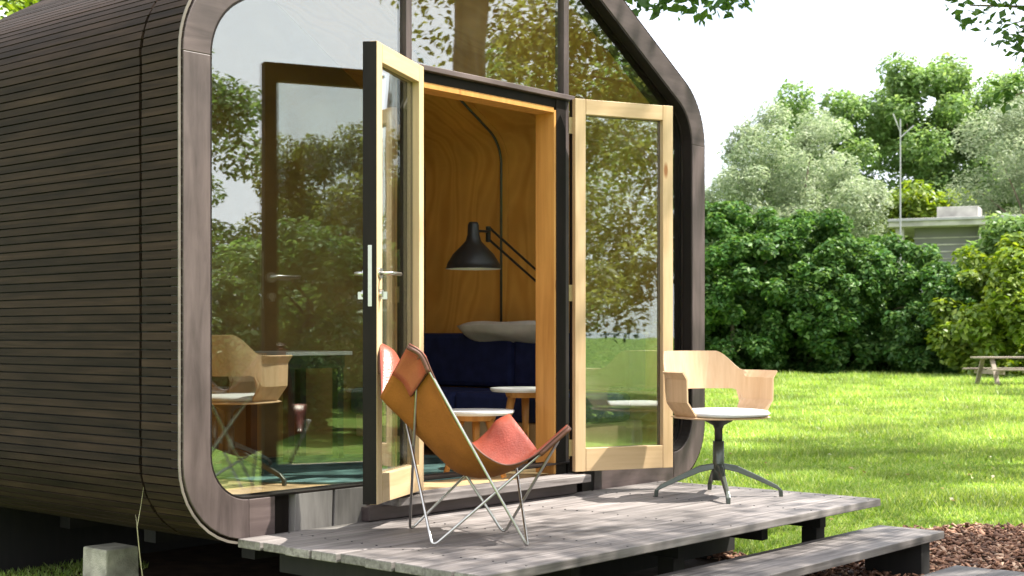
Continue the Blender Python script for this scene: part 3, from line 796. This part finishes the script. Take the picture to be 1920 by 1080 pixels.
# ------------------------------------------------------------------ inside the cabin
so = thing('sofa', 'navy blue sofa along the inner wall of the cabin', 'sofa', (0, 0, 0))
sx0, sx1, sy0, sy1 = 2.98, WD-0.20, 0.30, 2.24
m = MB(); m.box((sx0+0.04, sy0+0.03, FL+0.10), (sx1-0.02, sy1-0.03, FL+0.25)); m.obj('base', 'pine', so, 0.01)
for k in range(2):
    ya = sy0+k*(sy1-sy0)/2; yb = ya+(sy1-sy0)/2
    m = MB(); m.box((sx0, ya+.004, FL+0.252), (sx1-0.17, yb-.004, FL+0.43)); m.obj('seat_cushion', 'navy', so, 0.035)
    m = MB(); m.box((sx1-0.20, ya+.004, FL+0.435), (sx1-0.005, yb-.004, FL+0.80)); m.obj('back_cushion', 'navy', so, 0.035)
for x in (sx0+.09, sx1-.09):
    for y in (sy0+.1, sy1-.1):
        m = MB(); m.tube([(x, y, FL), (x, y, FL+0.10)], [0.016, 0.022], 10); m.obj('leg', 'pine', so)
# pillow: a soft cushion lying on the sofa back
def pillow():
    nx, ny = 20, 12; vs = []; fs = []
    for sgn in (1, -1):
        for i in range(nx+1):
            for j in range(ny+1):
                u = -1+2*i/nx; v = -1+2*j/ny
                h = (max(0, 1-u**4)*max(0, 1-v**4))**0.5
                vs.append((0.13*v*(1-.08*u*u), 0.44*u*(1-.06*v*v), sgn*0.050*h + 0.008*math.sin(5*u+2*v)*h))
    K = (nx+1)*(ny+1); w = ny+1
    for i in range(nx):
        for j in range(ny):
            fs.append((i*w+j, i*w+j+1, (i+1)*w+j+1, (i+1)*w+j)); fs.append((K+i*w+j, K+(i+1)*w+j, K+(i+1)*w+j+1, K+i*w+j+1))
    m = MB(); m.add(vs, fs); o = m.obj('pillow', 'pillow', None, smooth=True)
    o.location = (WD-0.41, 1.25, FL+0.80); o.rotation_euler = (0, R(25), 0)
    tag(o, 'pale grey pillow lying along the top of the navy sofa', 'pillow')
pillow()
def side_table(label, x, y, r, h):
    t = thing('side_table', label, 'table', (x, y, FL+0.012), 0.3, 'small round tables inside the cabin')
    m = MB(); m.lathe([(0, h-0.022), (r-0.012, h-0.022), (r, h-0.010), (r, h), (0, h)], 40); m.obj('tabletop', 'white', t)
    m = MB(); m.lathe([(0, h-0.055), (0.11, h-0.055), (0.12, h-0.0225), (0, h-0.0225)], 20); m.obj('collar', 'lining', t)
    for k in range(3):
        a = k*2*math.pi/3+0.4; d = Vector((math.cos(a), math.sin(a), 0))
        m = MB(); m.tube([d*0.09+Vector((0, 0, h-0.05)), d*(r*0.86)], [0.024, 0.015], 12); m.obj('leg', 'lining', t, smooth=True)
side_table('lower round white side table with tapered wooden legs, behind the sling chair', 2.21, 0.37, 0.215, 0.36)
side_table('taller round white side table close to the door lining', 2.73, 0.45, 0.205, 0.467)
m = MB(); nn = 40; w = 0.006
pts = [(2.15+0.90*math.cos(2*math.pi*k/nn)*1.0, 1.27+0.86*math.sin(2*math.pi*k/nn)) for k in range(nn)]
m.add([(x, y, FL+0.002) for x, y in pts]+[(x, y, FL+0.011) for x, y in pts], [tuple(range(nn))[::-1], tuple(range(nn, 2*nn))]+[(i, (i+1) % nn, (i+1) % nn+nn, i+nn) for i in range(nn)])
tag(m.obj('rug', 'rug'), 'round teal rug on the cabin floor', 'rug')
# desk
t = thing('writing_desk', 'dark desk with pale top inside the cabin behind the left pane', 'desk', (0, 0, 0))
m = MB(); m.box((2.02, 1.74, FL+0.66), (2.56, 2.22, FL+0.685)); m.obj('tabletop', 'white', t, 0.004)
m = MB(); m.box((2.06, 1.77, FL+0.58), (2.52, 2.19, FL+0.6595)); m.obj('apron', 'black', t)
for x in (2.09, 2.49):
    for y in (1.80, 2.16):
        m = MB(); m.box((x-.025, y-.025, FL), (x+.025, y+.025, FL+0.5795)); m.obj('leg', 'black', t)
# wall lamp
lm = thing('wall_lamp', 'black dome lamp on a folding double arm above the sofa', 'lamp', (0, 0, 0))
sh = Vector((2.78, 0.905, 1.690))
prof = [(0.165, 0.0), (0.158, 0.030), (0.125, 0.085), (0.075, 0.135), (0.048, 0.165), (0.036, 0.205), (0.034, 0.262), (0.026, 0.280), (0.0, 0.282)]
pin_ = [(r-0.004 if r > 0.01 else 0, z-0.003) for r, z in prof][::-1]
m = MB(); m.lathe([(0.168, -0.004), (0.170, 0.0)]+prof, 36, sh); m.obj('shade', 'black', lm, smooth=True, fix=False)
m = MB(); m.lathe(pin_[1:]+[(0.1675, -0.004)], 36, sh); m.obj('shade_lining', 'white', lm, smooth=True, fix=False)
neck = sh+Vector((0.034, 0, 0.228)); j1 = Vector((2.97, 0.945, 1.925)); j2 = Vector((WD-0.21, 1.10, 1.62))
m = MB(); m.tube([neck, j1], 0.008, 8); m.obj('neck', 'black', lm)
m = MB(); m.tube([j1+Vector((-.01, 0, .03)), j1+Vector((.01, .02, -.06))], 0.016, 10); m.obj('joint', 'black', lm)
for dz in (0.02, -0.055):
    m = MB(); m.tube([j1+Vector((0.02, .01, dz)), j2+Vector((0, 0, dz))], 0.008, 8); m.obj('arm', 'black', lm)
m = MB(); m.box((j2.x-0.005, j2.y-0.04, j2.z-0.10), (WD-0.1885, j2.y+0.04, j2.z+0.08)); m.obj('bracket', 'black', lm)

# ------------------------------------------------------------------ pier block and dry stem
m = MB(); m.box((-0.095, -0.105, 0), (0.095, 0.105, 0.272)); m.v = [(x*(1-0.05*z/0.3), y*(1-0.05*z/.3), z) for x, y, z in m.v]
o = m.obj('concrete_pier', 'concrete', None, 0.008, loc=(0.39, 1.10, -0.012)); tag(o, 'pale concrete block under the slatted side of the cabin', 'pier')
for x, y in ((3.5, 1.04),):
    pass
m = MB(); m.tube([(0.05, 0.30, 0.0), (0.035, 0.29, 0.15), (0.0, 0.28, 0.34), (-0.02, 0.272, 0.47), (-0.008, 0.262, 0.56), (-0.01, 0.24, 0.64)], [0.003, 0.0028, 0.0026, 0.0022, 0.0014, 0.0008], 6)
m.tube([(-0.018, 0.272, 0.46), (-0.012, 0.295, 0.52)], [0.0018, 0.0008], 5)
tag(m.obj('dry_stem', 'dry'), 'thin dry plant stem leaning on the lower slats', 'stem')

# ------------------------------------------------------------------ picnic table
pt = thing('picnic_table', 'weathered timber picnic table at the far side of the lawn', 'picnic table', W(35.6, 12.80), math.atan2(-CT, ST) + R(6))
for k in range(5):
    y = -0.36+k*0.15; m = MB(); m.box((-0.95, y, 0.71), (0.95, y+0.14, 0.75)); m.obj('tabletop_plank', 'pic', pt, 0.004)
for s in (-1, 1):
    for k in range(2):
        y = s*0.72 + (k-1)*0.145; m = MB(); m.box((-0.95, y, 0.41), (0.95, y+0.135, 0.45)); m.obj('bench_plank', 'pic', pt, 0.004)
    x = s*0.66
    for q in (-1, 1):
        m = MB(); m.beam((x, q*0.62, 0), (x, q*0.26, 0.705), 0.05, 0.11, (1, 0, 0)); m.obj('leg', 'pic', pt)
    m = MB(); m.box((x+.026, -0.84, 0.31), (x+.07, 0.84, 0.409)); m.obj('crossbar', 'pic', pt)

# ------------------------------------------------------------------ far building and mast
bw_ = math.atan2(-CT, ST) - R(24)
bd = thing('flat_roofed_building', 'grey flat roofed building with white roof edge behind the hedge', 'building', W(60, 16.9), bw_)
m = MB(); m.box((0.35, 0.7, 0), (22, 9, 5.95)); m.obj('wall', 'stucco', bd)
m = MB(); m.box((-0.6, -0.35, 5.96), (22.4, 9.4, 6.32)); m.obj('roof', 'fascia', bd, 0.03)
m = MB(); m.box((1.3, 0.6, 6.325), (3.0, 2.4, 6.84)); rb = m.obj('roof_box', 'fascia', bd, 0.02)
for x in (-0.35, 3.1, 6.6, 10.1):
    m = MB(); m.box((x, 0.0, 0), (x+0.34, 0.34, 5.955)); m.obj('pillar', 'fascia', bd)
for k in range(6):
    m = MB(); m.box((0.3, 0.66, 4.0+0.3*k), (21.9, 0.697, 4.05+0.3*k)); m.obj('wall_band', 'fascia', bd)
m = MB(); m.box((-0.62, -0.45, 6.2), (22.4, -0.352, 6.30)); m.obj('gutter', 'mast', bd)
mp_ = W(52, 14.52)
ms = thing('mast', 'thin pale mast with forked top rising behind the hedge', 'mast', mp_)
m = MB(); m.tube([(0, 0, 0), (0, 0, 5), (0, 0, 9.4)], [0.04, 0.032, 0.024], 10); m.obj('pole', 'mast', ms)
q = Vector((ST, -CT, 0))
m = MB(); m.tube([Vector((0, 0, 8.7)), q*0.5+Vector((0, 0, 9.15))], 0.024, 6); m.obj('arm', 'mast', ms)
m = MB(); m.tube([Vector((0, 0, 8.9)), q*-0.28+Vector((0, 0, 9.6))], 0.024, 6); m.obj('arm', 'mast', ms)

# ------------------------------------------------------------------ vegetation
def leaf_cloud(P, size, g, flat=0.25, aspect=0.55, jit=0.45, outward=None):
    """one folded leaf (2 triangles) at each point"""
    n = len(P); 
    nrm = g.normal(size=(n, 3)); nrm[:, 2] = np.abs(nrm[:, 2]) + flat*3
    if outward is not None: nrm += outward*1.1
    nrm /= np.linalg.norm(nrm, axis=1, keepdims=True)
    a = g.normal(size=(n, 3)); a -= nrm*np.sum(a*nrm, axis=1, keepdims=True); a /= np.linalg.norm(a, axis=1, keepdims=True)
    b = np.cross(nrm, a)
    s = (size*(1-jit+2*jit*g.random(n)))[:, None]
    V = np.empty((n, 4, 3)); V[:, 0] = P - a*s*0.5; V[:, 2] = P + a*s*0.5
    V[:, 1] = P + b*s*aspect*0.5 + nrm*s*0.10; V[:, 3] = P - b*s*aspect*0.5 + nrm*s*0.10
    F = np.arange(n*4, dtype=np.int32).reshape(n, 4)
    T = np.concatenate([F[:, [0, 1, 2]], F[:, [0, 2, 3]]])
    return V.reshape(-1, 3), T
def clumps(g, c, rad, k, rc, shell=0.6, lo=-0.9):
    """k clump centres inside an ellipsoid"""
    out = []
    while len(out) < k:
        p = g.normal(size=3); p /= np.linalg.norm(p); r = (shell + (1-shell)*g.random())**0.8 if g.random() < 0.75 else g.random()
        if p[2]*r < lo: continue
        out.append(p*r)
    out = np.array(out); return out*np.array(rad)*(1-0.0) + np.array(c), rc*(0.7+0.6*g.random(k))
def tree(name, label, cat, base, trunk_h, trunk_r, cc, cr, nclump, rc, nleaf, lsize, lmat, seed, group=None, shell=0.6, lo=-0.9, limbs=9, flat=0.25,
         aspect=0.55, lean=(0, 0), extra=None, trunk=True, droop=0.0, tlabel=None):
    """cc, cr relative to base"""
    g = np.random.default_rng(seed); t = thing(name, label, cat, base, 0, group)
    cen, rr = clumps(g, cc, cr, nclump, rc, shell, lo)
    if extra is not None:
        cen = np.concatenate([cen, np.array([e[:3] for e in extra])]); rr = np.concatenate([rr, np.array([e[3] for e in extra])])
    if cen[:, 2].min() < 0.1: cen[:, 2] = np.maximum(cen[:, 2], 0.15)
    w = rr**2; idx = g.choice(len(cen), size=nleaf, p=w/w.sum())
    d = g.normal(size=(nleaf, 3)); d /= np.linalg.norm(d, axis=1, keepdims=True)
    r = (0.35+0.65*g.random(nleaf)**0.6)[:, None]
    P = cen[idx] + d*r*rr[idx][:, None]*np.array([1, 1, 0.78])
    if droop:
        P[:, 2] -= droop*rr[idx]*g.random(nleaf)**2
    P[:, 2] = np.maximum(P[:, 2], 0.04)
    V, F = leaf_cloud(P, lsize, g, flat, aspect, outward=d*0.8)
    me = npmesh('crown', V, F, [lmat]); link('crown', me, t)
    if trunk:
        m = MB(); top = Vector((lean[0], lean[1], trunk_h)); k = 7; pts = []; rad = []
        for i in range(k+1):
            s = i/k; pts.append(Vector((lean[0]*s**1.3 + 0.04*trunk_h*0.3*math.sin(3*s+seed), lean[1]*s**1.3 + 0.03*trunk_h*0.3*math.sin(2.2*s+seed*2), trunk_h*s))); rad.append(trunk_r*(1.25 if i == 0 else 1)*(1-0.45*s))
        m.tube(pts, rad, 12)
        order = np.argsort(-rr)[:limbs] if extra is None else np.concatenate([np.arange(len(cen)-len(extra), len(cen)), np.argsort(-rr)[:limbs]])
        for q, ci in enumerate(order):
            e = Vector(cen[ci]); s = pts[-1-(q % 3)]; mid = s.lerp(e, 0.5) + Vector((0, 0, 0.12*(e-s).length)); L_ = (e-s).length
            pp = [s*(1-u)**2 + mid*2*u*(1-u) + e*u*u for u in (0, .25, .5, .75, 1)]
            r0 = max(0.012, trunk_r*0.42*(0.6 + 0.4*((q*7) % 5)/4)); m.tube(pp, [r0, r0*.75, r0*.5, r0*.3, r0*.12], 7)
        o = m.obj('trunk', 'bark', t, smooth=True)
    return t

# --- hedge and shrubs at the end of the lawn
def shrub(label, d, l, cr, cz, ncl, rc, nl, ls, mat, seed, group='shrubs at the end of the lawn', **kw):
    b = W(d, l); return tree('shrub', label, 'shrub', b, cz*1.0, 0.10, (0, 0, cz), cr, ncl, rc, nl, ls, mat, seed, group, shell=0.75, lo=-0.98, limbs=5, **kw)
shrub('large dark green shrub showing right beside the cabin corner', 48.0, 7.6, (2.5, 2.5, 3.2), 2.7, 190, 0.42, 36000, 0.19, 'lf_hedge', 21)
shrub('tallest dark green shrub behind the swivel armchair', 48.5, 10.4, (2.6, 2.6, 3.0), 2.6, 190, 0.42, 36000, 0.19, 'lf_hedge', 22)
shrub('dark green shrub in front of the grey building', 48.0, 13.0, (2.4, 2.4, 2.6), 2.15, 160, 0.40, 30000, 0.19, 'lf_hedge', 23)
shrub('low dark green shrub behind the picnic table', 46.0, 14.3, (1.9, 1.9, 2.0), 1.7, 110, 0.36, 19000, 0.18, 'lf_hedge', 24)
shrub('yellow green bush in front of the right part of the grey building', 43.5, 15.3, (1.9, 1.9, 2.35), 1.9, 66, 0.55, 19000, 0.22, 'lf_yellow', 25)
shrub('mixed green bush at the right end of the hedge line', 46.0, 17.0, (2.1, 2.1, 2.9), 2.6, 64, 0.55, 18000, 0.23, 'lf_green', 26)
shrub('dark green shrub filling the gap between the two tallest shrubs', 49.5, 9.0, (2.2, 2.2, 2.8), 2.5, 150, 0.42, 26000, 0.19, 'lf_hedge', 28)
shrub('dark green shrub between the tallest shrub and the one before the building', 49.5, 11.9, (2.2, 2.2, 2.6), 2.3, 150, 0.42, 26000, 0.19, 'lf_hedge', 29)
shrub('dark green shrub hidden partly by the cabin corner', 48.0, 5.0, (2.6, 2.4, 3.0), 2.6, 150, 0.42, 10000, 0.26, 'lf_hedge', 27)
# --- trees behind the hedge
G1 = 'trees behind the hedge'
tree('willow_tree', 'silvery grey willow rising behind the dark hedge next to the cabin', 'tree', W(62, 12.6), 5, 0.25, (0, 0, 6.8), (4.0, 3.6, 4.6), 130, 0.80, 52000, 0.20, 'lf_silver', 31, G1, aspect=0.32)
tree('willow_tree', 'loose silvery willow half hidden by the cabin roof edge', 'tree', W(64, 9.2), 4, 0.22, (0, 0, 5.2), (2.6, 2.4, 3.6), 70, 0.62, 16000, 0.20, 'lf_silver', 32, G1, aspect=0.32)
tree('willow_tree', 'pale grey willow with rounded lobes at the right edge', 'tree', W(64, 24.4), 6, 0.3, (0, 0, 7.4), (3.6, 3.4, 5.0), 46, 1.35, 50000, 0.20, 'lf_silver', 33, G1, aspect=0.32, shell=0.8)
tree('broadleaf_tree', 'green tree peeking out between the willow and the tallest tree', 'tree', W(80, 17.6), 8, 0.3, (0, 0, 10.6), (3.6, 3.4, 5.2), 70, 1.1, 32000, 0.28, 'lf_green', 34, G1)
tree('broadleaf_tree', 'tallest leafy green tree behind the mast', 'tree', W(82, 24.4), 9, 0.4, (0, 0, 11.2), (4.6, 4.2, 6.6), 100, 1.25, 50000, 0.29, 'lf_green', 35, G1)
tree('broadleaf_tree', 'tall green tree above the pale willow at the right edge', 'tree', W(84, 30.0), 9, 0.4, (0, 0, 11.0), (4.6, 4.2, 6.4), 90, 1.25, 40000, 0.29, 'lf_green', 36, G1)
tree('broadleaf_tree', 'bright green tree directly above the white roof box', 'tree', W(70, 21.5), 4, 0.25, (0, 0, 5.6), (3.4, 3.0, 3.9), 60, 0.95, 18000, 0.33, 'lf_yellow', 37, G1)
tree('broadleaf_tree', 'dark green tree just left of the roof box', 'tree', W(72, 18.3), 4, 0.25, (0, 0, 5.0), (3.2, 3.0, 3.6), 50, 0.95, 14000, 0.33, 'lf_deep', 38, G1)
tree('broadleaf_tree', 'green tree low behind the right end of the building', 'tree', W(76, 27.5), 4, 0.25, (0, 0, 5.5), (3.6, 3.4, 4.4), 50, 1.0, 14000, 0.35, 'lf_deep', 39, G1)
tree('broadleaf_tree', 'yellowish tree behind the cabin roof at the left edge', 'tree', W(21, -7.0), 5, 0.22, (0, 0, 6.6), (3.0, 2.8, 2.6), 60, 0.6, 16000, 0.15, 'lf_yellow', 40)

tree('broadleaf_tree', 'green tree hidden behind the cabin beyond the doorway', 'tree', W(56, 2.0), 5, 0.25, (0, 0, 5.4), (4.0, 3.4, 5.0), 60, 1.0, 12000, 0.33, 'lf_green', 71, G1)
tree('broadleaf_tree', 'green tree hidden behind the slatted side of the cabin', 'tree', W(52, -5.0), 5, 0.25, (0, 0, 5.0), (4.0, 3.4, 4.6), 60, 1.0, 12000, 0.33, 'lf_deep', 72, G1)
# --- trees in front of the cabin: seen mirrored in the glass, and casting the dappled shade
G2 = 'trees mirrored in the cabin glass'
def rel(p, b, r): q = Vector(p)-Vector(b); return (q.x, q.y, q.z, r)
b0 = M(16.5, -0.49)
tree('broadleaf_tree', 'big tree with a thick trunk mirrored in the pane above the doorway', 'tree', b0, 8.2, 0.275, (-0.8, 0.9, 7.7), (4.6, 4.2, 3.2), 74, 0.70, 19000, 0.105, 'lf_olive', 41, G2, shell=0.45, lo=-0.95, limbs=16, lean=(0.2, 0.1))
tree('broadleaf_tree', 'tree whose green edge is mirrored at the far left of the big pane', 'tree', M(29, -7.5), 4, 0.2, (0, 0, 5.4), (2.2, 2.4, 4.9), 64, 0.62, 24000, 0.135, 'lf_deep', 42, G2)
tree('broadleaf_tree', 'olive green tree mirrored in the middle of the big left pane', 'tree', M(33, -4.3), 3, 0.18, (0, 0, 3.2), (2.2, 2.2, 3.0), 64, 0.58, 24000, 0.135, 'lf_olive', 43, G2)
tree('broadleaf_tree', 'olive green tree mirrored low beside the left door', 'tree', M(31, -2.4), 3, 0.18, (0, 0, 2.9), (1.9, 2.0, 2.7), 54, 0.52, 20000, 0.135, 'lf_olive', 44, G2)
tree('broadleaf_tree', 'wide tree mirrored behind the thick trunk above the doorway', 'tree', M(30, 1.0), 4, 0.3, (0, 0, 4.4), (3.2, 3.2, 3.6), 60, 0.78, 22000, 0.15, 'lf_green', 45, G2)
tree('broadleaf_tree', 'dense olive tree mirrored in the triangular pane at the right', 'tree', M(24, 3.2), 5, 0.28, (0, 0, 6.0), (3.6, 3.6, 5.4), 90, 0.80, 36000, 0.135, 'lf_olive', 46, G2)
tree('broadleaf_tree', 'dark low bush mirrored in the lower part of the left pane', 'tree', M(24, -3.6), 1.4, 0.1, (0, 0, 1.2), (2.3, 1.6, 1.35), 50, 0.4, 15000, 0.14, 'lf_deep', 47, G2)
for k, (x, y, h, lb, mt) in enumerate(((2.2, -17.5, 7.0, 'forked tree mirrored in the open right door', 'lf_olive'), (-3.0, -24.0, 8.0, 'leafy tree mirrored at the left side of the right door', 'lf_green'),
                                 (7.0, -21.0, 8.5, 'tree mirrored at the right side of the open right door', 'lf_olive'), (2.5, -29.0, 11.5, 'tallest tree mirrored at the back of the right door', 'lf_olive'), (-10.0, -20.0, 7.0, 'tree standing behind the viewpoint in front of the cabin', 'lf_deep'))):
    tree('broadleaf_tree', lb, 'tree', (x, y, 0), h*0.55, 0.2, (0, 0, h*0.56), (3.0, 2.8, h*0.48), 64, 0.70, 24000, 0.13, mt, 50+k, G2)
tree('broadleaf_tree', 'low olive bush mirrored at the bottom of the right door', 'tree', (2.4, -12.5, 0), 1.6, 0.1, (0, 0, 1.35), (2.8, 1.2, 1.45), 60, 0.42, 17000, 0.13, 'lf_olive', 58, G2)
for k, (p, h, lb, mt) in enumerate(((M(18.0, -4.6), 2.3, 'bushy green shrub mirrored low at the left side of the big pane', 'lf_deep'), (M(18.5, -2.6), 2.5, 'light green shrub mirrored low in the big pane next to the left door', 'lf_green'),
        (M(19.5, -0.3), 2.6, 'olive shrub mirrored just behind the left door', 'lf_olive'), (Vector((4.6, -10.6, 0)), 2.3, 'olive shrub mirrored low at the left of the right door', 'lf_olive'),
        (Vector((0.6, -11.0, 0)), 2.5, 'broad olive shrub mirrored low in the right door', 'lf_olive'), (Vector((-2.6, -12.0, 0)), 2.4, 'green shrub across the lawn behind the viewpoint', 'lf_green'))):
    tree('shrub', lb, 'shrub', p, h*0.7, 0.08, (0, 0, h*0.52), (1.55, 1.45, h*0.55), 80, 0.34, 19000, 0.105, mt, 80+k, 'shrubs mirrored in the cabin glass', shell=0.7, lo=-0.98, limbs=5)
# --- trees to the right of the frame: their shade lies across the lawn, one branch hangs into view
b1 = W(15.0, 8.8)
ex = [rel(W(13.2, 4.75, 4.25), b1, 0.36), rel(W(13.2, 4.35, 4.42), b1, 0.30), rel(W(13.0, 4.9, 4.0), b1, 0.26), rel(W(13.1, 4.75, 3.55), b1, 0.26), rel(W(13.3, 5.2, 4.7), b1, 0.5)]
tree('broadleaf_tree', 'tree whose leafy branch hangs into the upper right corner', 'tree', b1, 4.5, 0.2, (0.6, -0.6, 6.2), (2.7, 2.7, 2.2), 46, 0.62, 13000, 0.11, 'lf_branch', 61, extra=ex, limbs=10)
b2 = W(13.6, 6.6)
ex = [rel(W(11.5, 1.18, 4.10), b2, 0.30), rel(W(11.4, 1.55, 4.10), b2, 0.34), rel(W(11.5, 1.85, 4.15), b2, 0.26), rel(W(11.3, 0.95, 4.35), b2, 0.36), rel(W(11.4, 1.45, 4.5), b2, 0.45), rel(W(11.6, 2.2, 4.75), b2, 0.4), rel(W(12, 3.2, 5.2), b2, 0.5)]
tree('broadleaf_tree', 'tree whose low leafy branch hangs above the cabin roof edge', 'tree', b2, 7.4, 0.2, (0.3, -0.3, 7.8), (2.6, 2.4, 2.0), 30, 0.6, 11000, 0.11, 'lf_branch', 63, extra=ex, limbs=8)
tree('broadleaf_tree', 'tree casting the far band of shade across the lawn', 'tree', W(30.5, 15.6), 3.2, 0.2, (0, 0, 4.6), (2.0, 1.6, 2.3), 50, 0.6, 12000, 0.16, 'lf_green', 62)

# ------------------------------------------------------------------ grass, bark chips
def grass():
    g = np.random.default_rng(3); n = 260000
    u = g.random(n); d0, d1 = 7.6, 47.0
    d = d0*(d1/d0)**(u**1.0); l = d*(0.0 + 0.56*g.random(n))
    x = CAM[0]+d*CT+l*ST; y = CAM[1]+d*ST-l*CT
    # fringe in front of the lower left
    n2 = 9000; x2 = g.uniform(-1.4, 0.35, n2); y2 = g.uniform(0.2, 3.2, n2); x2[:4000] = g.uniform(0.0, 1.05, 4000); y2[:4000] = g.uniform(1.7, 2.15, 4000); x2 = x2[2600:]; y2 = y2[2600:]; n2 = len(x2)
    n3 = 9000; x3 = g.uniform(0.5, 3.6, n3); y3 = g.uniform(-0.9, -0.1, n3)*0 + g.uniform(0.1, 1.0, n3)
    x = np.concatenate([x, x2]); y = np.concatenate([y, y2]); d = np.concatenate([d, np.full(n2, 7.0)])
    edge = g.random(len(x))
    keep = ~inside(BED, x, y) | ((x < 0.35) & (y > 0.2) & (edge < 0.25)) | ((y > 1.6) & (x < 1.05))
    keep &= ~((x > 1.9) & (x < WD) & (y > 0.2) & (y < DEP))
    x, y, d = x[keep], y[keep], d[keep]; n = len(x)
    s = (d/9.0)**0.55
    tuft = 0.75 + 0.5*np.sin(x*1.7+2*np.sin(y*.9))*np.sin(y*1.3+1.5*np.sin(x*.7))
    h = (0.030+0.040*g.random(n))*s*np.clip(tuft, .45, 1.3); w = (0.0045+0.003*g.random(n))*s*1.25
    a = g.random(n)*2*np.pi; lx, ly = np.cos(a), np.sin(a); le = h*(0.25+0.9*g.random(n)); b = a+np.pi/2+g.normal(size=n)*.6
    V = np.empty((n, 3, 3)); V[:, 0] = np.stack([x-lx*w, y-ly*w, np.zeros(n)], 1); V[:, 1] = np.stack([x+lx*w, y+ly*w, np.zeros(n)], 1)
    V[:, 2] = np.stack([x+np.cos(b)*le, y+np.sin(b)*le, h], 1)
    me = npmesh('grass', V.reshape(-1, 3), np.arange(n*3).reshape(n, 3), ['blade']); o = link('grass', me)
    tag(o, 'short bright grass of the lawn', 'grass', kind='stuff')
grass()
def chips():
    g = np.random.default_rng(8); n = 15000
    d = g.uniform(6.6, 9.6, n); l = g.uniform(0.6, 4.6, n)
    x = CAM[0]+d*CT+l*ST; y = CAM[1]+d*ST-l*CT
    k = inside(BED, x, y) & ((y < -1.05) | (x > 3.3)); x, y = x[k], y[k]; n = len(x)
    a = g.random(n)*2*np.pi; L_ = 0.012+0.022*g.random(n); wd_ = 0.005+0.007*g.random(n); th = 0.002+0.003*g.random(n)
    z = 0.008+0.030*g.random(n); tilt = g.normal(size=n)*0.35
    ux = np.stack([np.cos(a)*np.cos(tilt), np.sin(a)*np.cos(tilt), np.sin(tilt)], 1); q = np.stack([-np.sin(a), np.cos(a), g.normal(size=n)*.3], 1)
    q /= np.linalg.norm(q, axis=1, keepdims=True); w = np.cross(ux, q); c = np.stack([x, y, z], 1)
    V = np.empty((n, 8, 3)); i = 0
    for sz in (-1, 1):
        for sx, sy in ((-1, -1), (1, -1), (1, 1), (-1, 1)):
            V[:, i] = c + ux*(L_*sx*(1 if sy > 0 else .8))[:, None] + q*(wd_*sy)[:, None] + w*(th*sz)[:, None]; i += 1
    base = np.array([(0,3,2,1),(4,5,6,7),(0,1,5,4),(1,2,6,5),(2,3,7,6),(3,0,4,7)])
    F = (np.arange(n)[:, None, None]*8+base[None]).reshape(-1, 4)
    me = npmesh('bark_chips', V.reshape(-1, 3), F, ['chip']); o = link('bark_chips', me)
    tag(o, 'brown bark chips around the wooden steps', 'bark chips', kind='stuff')
chips()

def fallen():
    g = np.random.default_rng(12); n = 150
    d = g.uniform(9.2, 26, n); l = d*g.uniform(0.08, 0.38, n)
    P = np.stack([CAM[0]+d*CT+l*ST, CAM[1]+d*ST-l*CT, 0.035+0.02*g.random(n)], 1)
    V, F = leaf_cloud(P, 0.045, g, 1.0, 0.6)
    o = link('fallen_leaves', npmesh('fallen_leaves', V, F, ['fall'])); tag(o, 'small dry leaves fallen on the lawn', 'leaves', kind='stuff')
MT['fall'] = leaf('dry_leaf', (0.20, 0.11, 0.04), (0.34, 0.24, 0.10), (0.62, 0.60, 0.46), 0.2, 0.02)
fallen()
